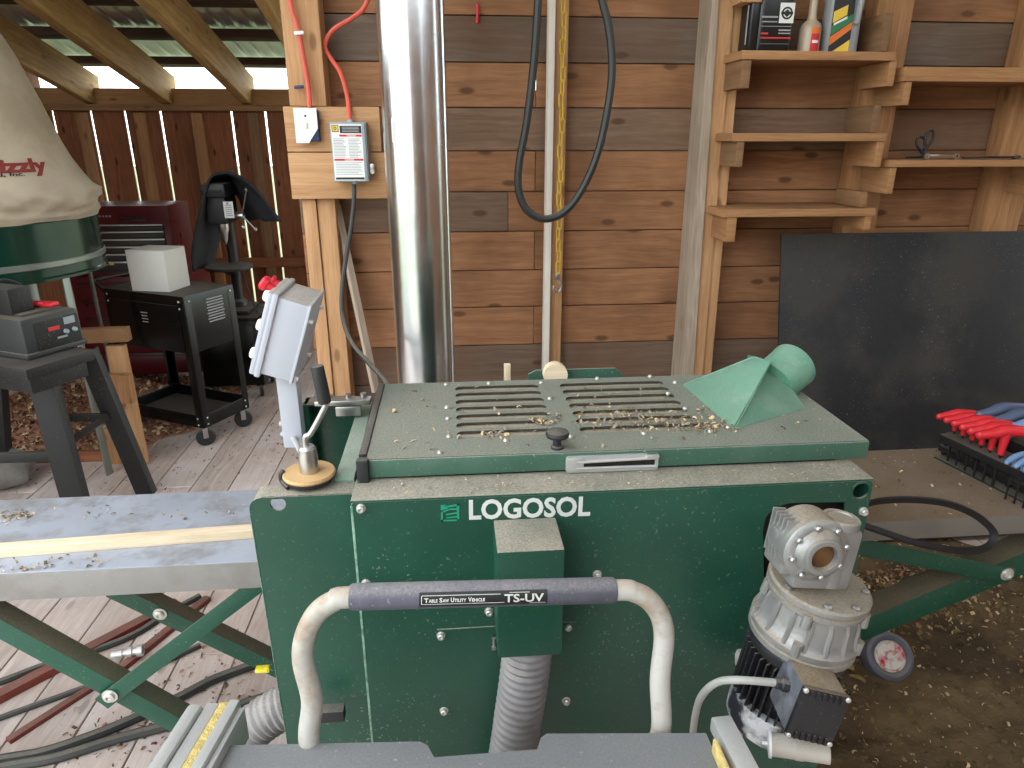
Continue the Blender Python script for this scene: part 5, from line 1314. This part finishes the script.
# printed sticker on the short side
sp0 = Cp(-.0045, .19, 0)
ax_l = SD
mb = MB()
zs0 = PY(225, 321, Cp(0, .19, 0).y).z; zs1 = PY(225, 296, Cp(0, .19, 0).y).z
rr_ = random.Random(9)
for i in range(9):
    z = zs0+(zs1-zs0)*(i+.3)/9; w_ = .13 if i % 2 else .12
    mb.box(Cp(-.0048, .215, z), (.001, w_, (zs1-zs0)/9*.45), CMx)
mb.build('printed_label', 'print_grey', bin_)
mb = MB()
for i in range(4): mb.box(Cp(LL*.5-.02*i*0, -.0105, zbt-.115-.018*i), (.05-.006*(i % 2), .001, .006), CMx)
mb.build('printed_marks', 'print_grey', bin_)
# white box on the cart
c = Cp(.30, .13, zbt+.001)
bxl = thing('carton', 'plain off-white cardboard box on top of the black tool cart', 'box', c)
BM = Euler((0, 0, R(-14)))
bM = BM.to_matrix()
f0 = PY(129, 291, c.y-.12); f1 = PY(168, 298, c.y-.15)
mb = MB(); mb.box(c+V((0, 0, .115)), (.235, .20, .23), BM, bev=.003); mb.build('box_body', 'box_white', bxl)
mb = MB(); mb.box(c+V((0, 0, .2315))+bM @ V((0, -.05, 0)), (.237, .102, .003), BM, bev=.001); mb.box(c+V((0, 0, .2315))+bM @ V((0, .052, 0)), (.237, .099, .003), BM, bev=.001); mb.build('flap', 'box_white', bxl)

# red tool chest on its rolling cabinet
YT2 = 5.05
xr = PY(172, 240, YT2).x; xl = xr-.70
ztop = PY(150, 206, YT2).z; zmid = PY(150, 276, YT2).z
rc_ = thing('rolling_cabinet', 'red rolling tool cabinet under the chest behind the tool cart', 'tool cabinet', ((xl+xr)/2, YT2+.2, 0))
mb = MB(); mb.box(((xl+xr)/2+.02, YT2+.23, (zmid+.10)/2), (xr-xl+.10, .46, zmid-.10), bev=.008); mb.build('cabinet_body', 'tool_red', rc_)
nz_ = 5
for i in range(nz_):
    h = (zmid-.16)/nz_; z = .13+h*(i+.5)
    d_ = MB().box(((xl+xr)/2+.02, YT2-.004, z), (xr-xl+.02, .014, h-.01), bev=.004).build('drawer', 'tool_red', rc_)
    MB().box(((xl+xr)/2+.02, YT2-.014, z+h/2-.016), (xr-xl-.0, .012, .012), bev=.003).build('drawer_pull', 'tool_black', d_)
for x in (xl+.05, xr-.02):
    for y in (YT2+.08, YT2+.40): MB().lathe([(.03, -.014), (.048, -.012), (.05, 0), (.048, .012), (.03, .014)], (x, y, .05), (1, 0, 0), 20).box((x, y, .09), (.05, .06, .02)).build('caster', 'black_rubber', rc_)
tc = thing('tool_chest', 'dark red tool chest with black drawers against the stained board wall', 'tool chest', ((xl+xr)/2, YT2+.2, zmid))
mb = MB(); mb.box(((xl+xr)/2, YT2+.21, (zmid+ztop)/2+.002), (xr-xl, .40, ztop-zmid), bev=.008); mb.build('chest_body', 'tool_red', tc)
yl = [217.5, 224, 231, 238.6, 246, 253.5, 261, 272]
for a_, b_ in zip(yl[1:-1], yl[2:]):
    za_ = PY(140, a_, YT2).z; zb2_ = PY(140, b_, YT2).z
    d_ = MB().box(((xl+xr)/2-.015, YT2+.004, (za_+zb2_)/2), (xr-xl-.06, .012, za_-zb2_-.006), bev=.002).build('drawer', 'tool_black', tc)
    MB().box(((xl+xr)/2-.015, YT2-.006, za_-.006), (xr-xl-.06, .012, .010), bev=.002).build('drawer_pull', 'bare_steel', d_)
MB().box((xr-.24, YT2+.005, PY(150, 219, YT2).z), (.17, .012, .022), bev=.003).build('handle', 'tool_black', tc)
mb = MB()
for i in range(7): mb.box((xr-.52+.022*i, YT2+.0085, PY(150, 216, YT2).z), (.014, .002, .012))
mb.build('printed_name', 'print_grey', tc)
mb = MB(); mb.box((PY(109, 264, YT2).x-.02, YT2-.003, PY(109, 264, YT2).z), (.03, .003, .016)); mb.box((PY(109, 264, YT2).x+.02, YT2-.003, PY(109, 264, YT2).z), (.03, .003, .016)); mb.build('yellow_marks', 'print_yellow', tc)
MB().lathe([(.022, 0), (.022, .006), (.010, .008)], (xr+.0, YT2+.18, PY(185, 235, YT2+.2).z), (1, 0, 0), 20).build('side_lock', 'tool_red', tc)

# black cabinet with the bench drill press
bx0, bx1 = PZ(205, 390, .08).x, PZ(265, 388, .08).x
yb0 = 4.72; zbc = PY(255, 319, yb0).z
bc = thing('base_cabinet', 'black cabinet on casters behind the tool cart carrying the drill press', 'cabinet', ((bx0+bx1)/2, yb0+.2, 0))
mb = MB(); mb.box(((bx0+bx1)/2, yb0+.2, (zbc+.1)/2), (bx1-bx0, .4, zbc-.1), bev=.006); mb.box(((bx0+bx1)/2, yb0+.19, zbc+.004), (bx1-bx0+.03, .44, .02), bev=.004); mb.build('cabinet_body', 'cart_black', bc)
MB().box(((bx0+bx1)/2, yb0-.004, (zbc+.1)/2), (bx1-bx0-.05, .012, zbc-.18), bev=.004).build('door', 'cart_black', bc)
for x in (bx0+.05, bx1-.04):
    for y in (yb0+.05, yb0+.35): MB().lathe([(.03, -.014), (.048, -.012), (.05, 0), (.048, .012), (.03, .014)], (x, y, .05), (1, .3, 0), 20).box((x, y, .092), (.05, .05, .016)).build('caster', 'black_rubber', bc)
dpx = PY(229, 240, 4.92).x; YD = 4.92
dp_ = thing('drill_press', 'black bench drill press with white spec plate under the draped jacket', 'drill press', (dpx, YD, zbc+.016))
zH0 = PY(229, 222, YD).z; zH1 = PY(229, 184, YD).z; zTb = PY(229, 266, YD-.05).z
mb = MB(); mb.box((dpx, YD, zbc+.03), (.22, .30, .03), bev=.008); mb.lathe([(.06, 0), (.055, .03), (.034, .05)], (dpx, YD+.04, zbc+.045)); mb.build('foot', 'black_iron', dp_)
mb = MB(); mb.cyl((dpx, YD+.04, zbc+.045), (dpx, YD+.04, zH1-.02), .034); mb.build('column', 'black_iron', dp_)
mb = MB(); mb.lathe([(.02, -.05), (.05, -.03), (.15, -.012), (.155, -.006), (.155, .008), (.15, .012), (.02, .012)], (dpx, YD-.08, zTb), n=40); mb.box((dpx, YD+.02, zTb-.03), (.07, .13, .05), bev=.008); mb.build('work_table', 'black_iron', dp_)
mb = MB(); mb.box((dpx-.01, YD-.02, (zH0+zH1)/2), (.13, .26, zH1-zH0), bev=.02); mb.box((dpx-.0, YD-.04, zH1-.03), (.155, .32, .09), bev=.025); mb.box((dpx-.01, YD-.155, zH1-.025), (.13, .1, .03), bev=.008); head = mb.build('head', 'black_iron', dp_)
mb = MB(); pl_ = PY(228.5, 210, YD-.16); mb.box((pl_.x, YD-.153, pl_.z), (.062, .004, .105), bev=.001); pp_ = mb.build('spec_plate', 'paper_white', head)
mb = MB(); 
for i in range(6): mb.box((pl_.x, YD-.1555, pl_.z+.03-.013*i), (.04, .001, .005))
mb.lathe([(.008, 0), (.008, .001)], (pl_.x-.004, YD-.155, pl_.z+.042), (0, -1, 0), 12); mb.build('print', 'print_grey', pp_)
mb = MB(); mb.lathe([(.036, 0), (.036, .05), (.028, .07), (.02, .11), (.014, .13), (.005, .15)], (dpx, YD-.08, zH0+.01), (0, 0, -1), 20); mb.build('chuck', 'bare_steel', dp_)
mb = MB(); hc = V((dpx+.09, YD-.08, zH0+.05)); mb.lathe([(.024, 0), (.024, .05), (.01, .06)], hc, (1, 0, 0), 16)
for t in (80, 200, 320):
    d = V((.25, math.cos(R(t)), math.sin(R(t)))); d.normalize(); mb.tube([hc+V((.04, 0, 0)), hc+V((.04, 0, 0))+d*.17], .005, 8); mb.sphere(hc+V((.04, 0, 0))+d*.17, .014, 10)
mb.build('feed_handle', 'bare_steel', dp_)
mb = MB(); mb.tube(smooth([V((dpx+.05, YD+.02, zTb-.05)), V((dpx+.11, YD-.06, zTb-.2)), V((dpx+.17, YD-.1, zTb-.36)), V((dpx+.20, YD-.1, zbc+.04))], 6), .006, 8); mb.build('power_lead', 'black_rubber', dp_)
# jacket draped over the head: an arched cloth open to the front
Yj = YD-.22
prof = [PY(x, y, Yj) for x, y in ((193, 272), (193, 258), (195, 235), (198, 209), (203, 186), (211, 176), (221, 172.5), (234, 173.5), (250, 180), (262, 192), (270, 206), (280, 222))]
prof = smooth(prof, 4)
def drape(u, w):
    k = u*(len(prof)-1); i = min(int(k), len(prof)-2); p = prof[i].lerp(prof[i+1], k-i)
    f = .012*math.sin(9*w+14*u)+.01*math.sin(23*u)*w
    sh = w*.42
    p = V((p.x, p.y+sh, p.z))
    top = (prof[22].x, prof[22].z)
    nx = p.x-top[0]; 
    p.x += f*(1 if nx > 0 else -1)-(.30*w*min(1,(u-.5)*4) if u > .5 else 0); p.z += f*.5-(.10*max(0, w-.55)**1.2)
    return p
mb = MB(); mb.grid(drape, 60, 14)
back = MB()
o = mb.build('draped_jacket', 'jacket_cloth', angle=80, solid=.014); tag(o, 'dark jacket draped over the head of the drill press', 'jacket')

# ================================================================ sawdust, shavings, leaves
def pile(name, cx, cy, sx, sy, h, m, label, seed, n=70, lump_=.35):
    from mathutils import noise as mn
    mb = MB()
    def fn(u, w):
        x = (u-.5)*2; y = (w-.5)*2; r = math.hypot(x, y)*(1+.28*mn.noise(V((math.cos(math.atan2(y, x))*1.3+seed, math.sin(math.atan2(y, x))*1.3, 5)))+.12*mn.noise(V((x*5, y*5, seed))))
        e = max(0, 1-r*r)
        p = V((cx+sx*x, cy+sy*y, 0))
        nn = mn.fractal(V((p.x*3+seed, p.y*3, 0)), 1.0, 2.0, 5); n2 = mn.fractal(V((p.x*18+seed, p.y*18, 3)), 1.0, 2.0, 3)
        p.z = h*(e**.8)*(1+lump_*nn*1.4)+n2*.012*min(1, e*3)-.006*(1 if e <= 0 else 0)-.002
        return p
    mb.grid(fn, n, n); o = mb.build(name, m, angle=60); tag(o, label, 'sawdust', kind='stuff'); return o, fn
pile_r, fr = pile('sawdust_heap', 1.75, 1.72, 1.05, .92, .05, 'sawdust_brown', 'brown sawdust and litter covering the floor right of the motor', 3.0, 110)
pile_b, fb = pile('sawdust_heap', -2.45, 4.55, .95, .75, .10, 'sawdust_tan', 'reddish heap of wood shavings on the floor between stand and red cabinet', 8.0, 80)
def shavings(name, mats, pts, label, smin, smax, seed, curl=.6):
    rr = random.Random(seed); mb = MB()
    for p in pts:
        L_ = rr.uniform(smin, smax); w_ = L_*rr.uniform(.15, .6); a = rr.uniform(0, 6.283)
        t = Euler((rr.gauss(0, .35), rr.gauss(0, .35), a)).to_matrix(); mi = rr.randrange(len(mats)); c_ = rr.uniform(0, curl)*L_
        row = []
        for q in (-.5, -.17, .17, .5):
            z = c_*(1-4*q*q)
            row.append((mb.vert(V(p)+t @ V((L_*q, -w_/2, z+.002))), mb.vert(V(p)+t @ V((L_*q, w_/2, z+.002)))))
        for (a0_, a1_), (b0_, b1_) in zip(row[:-1], row[1:]): mb.face([a0_, b0_, b1_, a1_], mi)
    o = mb.build(name, mats, angle=70); tag(o, label, 'shavings', kind='stuff'); return o
rr = random.Random(5)
pts = []
for i in range(6500):
    u, w = rr.random(), rr.random(); p = fr(u, w)
    if (u-.5)**2+(w-.5)**2 < .26: pts.append(p)
shavings('wood_shavings', ['shaving_olive', 'sawdust_brown', 'sawdust_brown', 'shaving_olive', 'sawdust_brown', 'shaving_pale'], pts, 'loose shavings strewn over the brown sawdust on the right floor', .004, .02, 2)
pts = []
for i in range(1500):
    x = rr.gauss(1.55, .35); y = rr.gauss(2.18, .16); u = (x-1.75)/2.1+.5; w = (y-1.72)/1.84+.5
    z = fr(min(1, max(0, u)), min(1, max(0, w))).z if 0 < u < 1 and 0 < w < 1 else 0
    pts.append(V((x, y, max(z, 0)+abs(rr.gauss(0, .008)))))
shavings('wood_shavings', ['shaving_pale', 'shaving_olive', 'shaving_olive', 'sawdust_tan'], pts, 'pale chips heaped under the right feed table brace', .006, .028, 12)
pts = [fb(rr.random(), rr.random()) for i in range(5000)]
shavings('wood_shavings', ['shaving_pale', 'shaving_red', 'sawdust_tan'], [p for p in pts if p.z > .001], 'reddish shavings covering the heap behind the black stand', .01, .05, 3)
pts = [V((rr.uniform(-2.4, -.9), rr.gauss(4.3, .7), .001)) for i in range(900)]+[PZ(rr.uniform(150, 260), rr.gauss(680, 28), .001) for i in range(150)]+[PZ(rr.uniform(60, 180), rr.gauss(735, 14), .001) for i in range(130)]
shavings('wood_shavings', ['shaving_red', 'sawdust_tan', 'sawdust_brown'], pts, 'scattered dark chips on the floor planks at the left', .004, .018, 4)
# on the hood: heaped towards the right louvres
pts = []
for i in range(230):
    px, py = rr.gauss(640, 42), rr.gauss(420, 6); pts.append((px, py))
pts += [(rr.gauss(705, 16), rr.gauss(427, 3)) for i in range(90)]+[(rr.gauss(497, 10), rr.gauss(435, 2)) for i in range(40)]+[(rr.gauss(545, 9), rr.gauss(422, 2.5)) for i in range(50)]+[(rr.uniform(390, 840), rr.uniform(382, 450)) for i in range(150)]
P_ = [PZ(px, py, HZ+.0005) for px, py in pts]
P_ = [p for p in P_ if HX0+.01 < p.x < HX1-.01 and HY0+.01 < p.y < HY1-.01]
shavings('wood_shavings', ['shaving_pale', 'louvre_dust', 'louvre_dust', 'shaving_olive'], P_, 'wood chips scattered over the louvres of the planer lid', .003, .013, 6, .5)
P_ = [V((rr.uniform(-.18, .75), rr.uniform(1.075, 1.14), ZT+.001)) for i in range(200)]
shavings('wood_shavings', ['shaving_pale', 'louvre_dust'], P_, 'fine chips along the planer front ledge below the lid', .002, .006, 7, .4)
P_ = [PZ(rr.uniform(0, 110), rr.gauss(575, 9)-0.03*0, ZTB+.001) for i in range(200)]+[PZ(rr.uniform(0, 30), rr.gauss(515, 3), ZTB+.001) for i in range(90)]+[PZ(rr.uniform(0, 245), rr.uniform(505, 520), ZTB+.001) for i in range(50)]
P_ = [p for p in P_ if YA+.006 < p.y < YBk-.006]
shavings('wood_shavings', ['shaving_pale', 'louvre_dust', 'sawdust_brown'], P_, 'sawdust crumbs on the left feed table', .003, .012, 8, .5)
P_ = [V((rr.uniform(.8, 1.9), rr.uniform(YA2+.01, YB2-.01), ZTB+.001)) for i in range(260)]
shavings('wood_shavings', ['shaving_pale', 'sawdust_brown', 'shaving_olive'], P_, 'sawdust crumbs on the right feed table', .003, .012, 9, .5)
# dead leaves, few enough to count
for i, (px, py, s, lab) in enumerate(((884, 588, .04, 'curled pale leaf lying under the right brace just above the motor flange'), (857, 680, .026, 'dry yellow leaf below the loose wheel'), (838, 668, .05, 'long narrow dry leaf left of the loose wheel'), (916, 728, .024, 'small pale leaf on the sawdust low on the right'), (908, 712, .02, 'tiny tan leaf on the sawdust below the loose wheel'))):
    c = PZ(px, py, .055); a = rr.uniform(0, 6); mb = MB()
    mb.grid(lambda u, w: c+Euler((.3, .2, a)).to_matrix() @ V(((u-.5)*2*s, (w-.5)*s*(1-(2*u-1)**2+.02), .35*s*(4*(w-.5)**2)+.2*s*math.sin(3*u))), 10, 6)
    o = mb.build('dead_leaf', 'dead_leaf', angle=80, solid=.0008); tag(o, lab, 'leaf')
# ================================================================ light: an overcast bright sky through the open sides of the shed
w = bpy.data.worlds.new('sky'); scene.world = w; w.use_nodes = True
nt = w.node_tree; bg = nt.nodes['Background']
tc = nt.nodes.new('ShaderNodeTexCoord'); sp = nt.nodes.new('ShaderNodeSeparateXYZ'); nt.links.new(tc.outputs['Generated'], sp.inputs[0])
rp = nt.nodes.new('ShaderNodeValToRGB'); nt.links.new(sp.outputs[2], rp.inputs[0])
e = rp.color_ramp.elements; e[0].position = 0.0; e[0].color = (.80, .86, .84, 1); e[1].position = .5; e[1].color = (.86, .93, 1.0, 1)
nt.links.new(rp.outputs[0], bg.inputs['Color']); bg.inputs['Strength'].default_value = 4.9
vs = scene.view_settings
scene.display_settings.display_device = 'sRGB'; vs.view_transform = 'Standard'; vs.look = 'None'; vs.gamma = 1.0; vs.exposure = 0.0; vs.use_curve_mapping = False
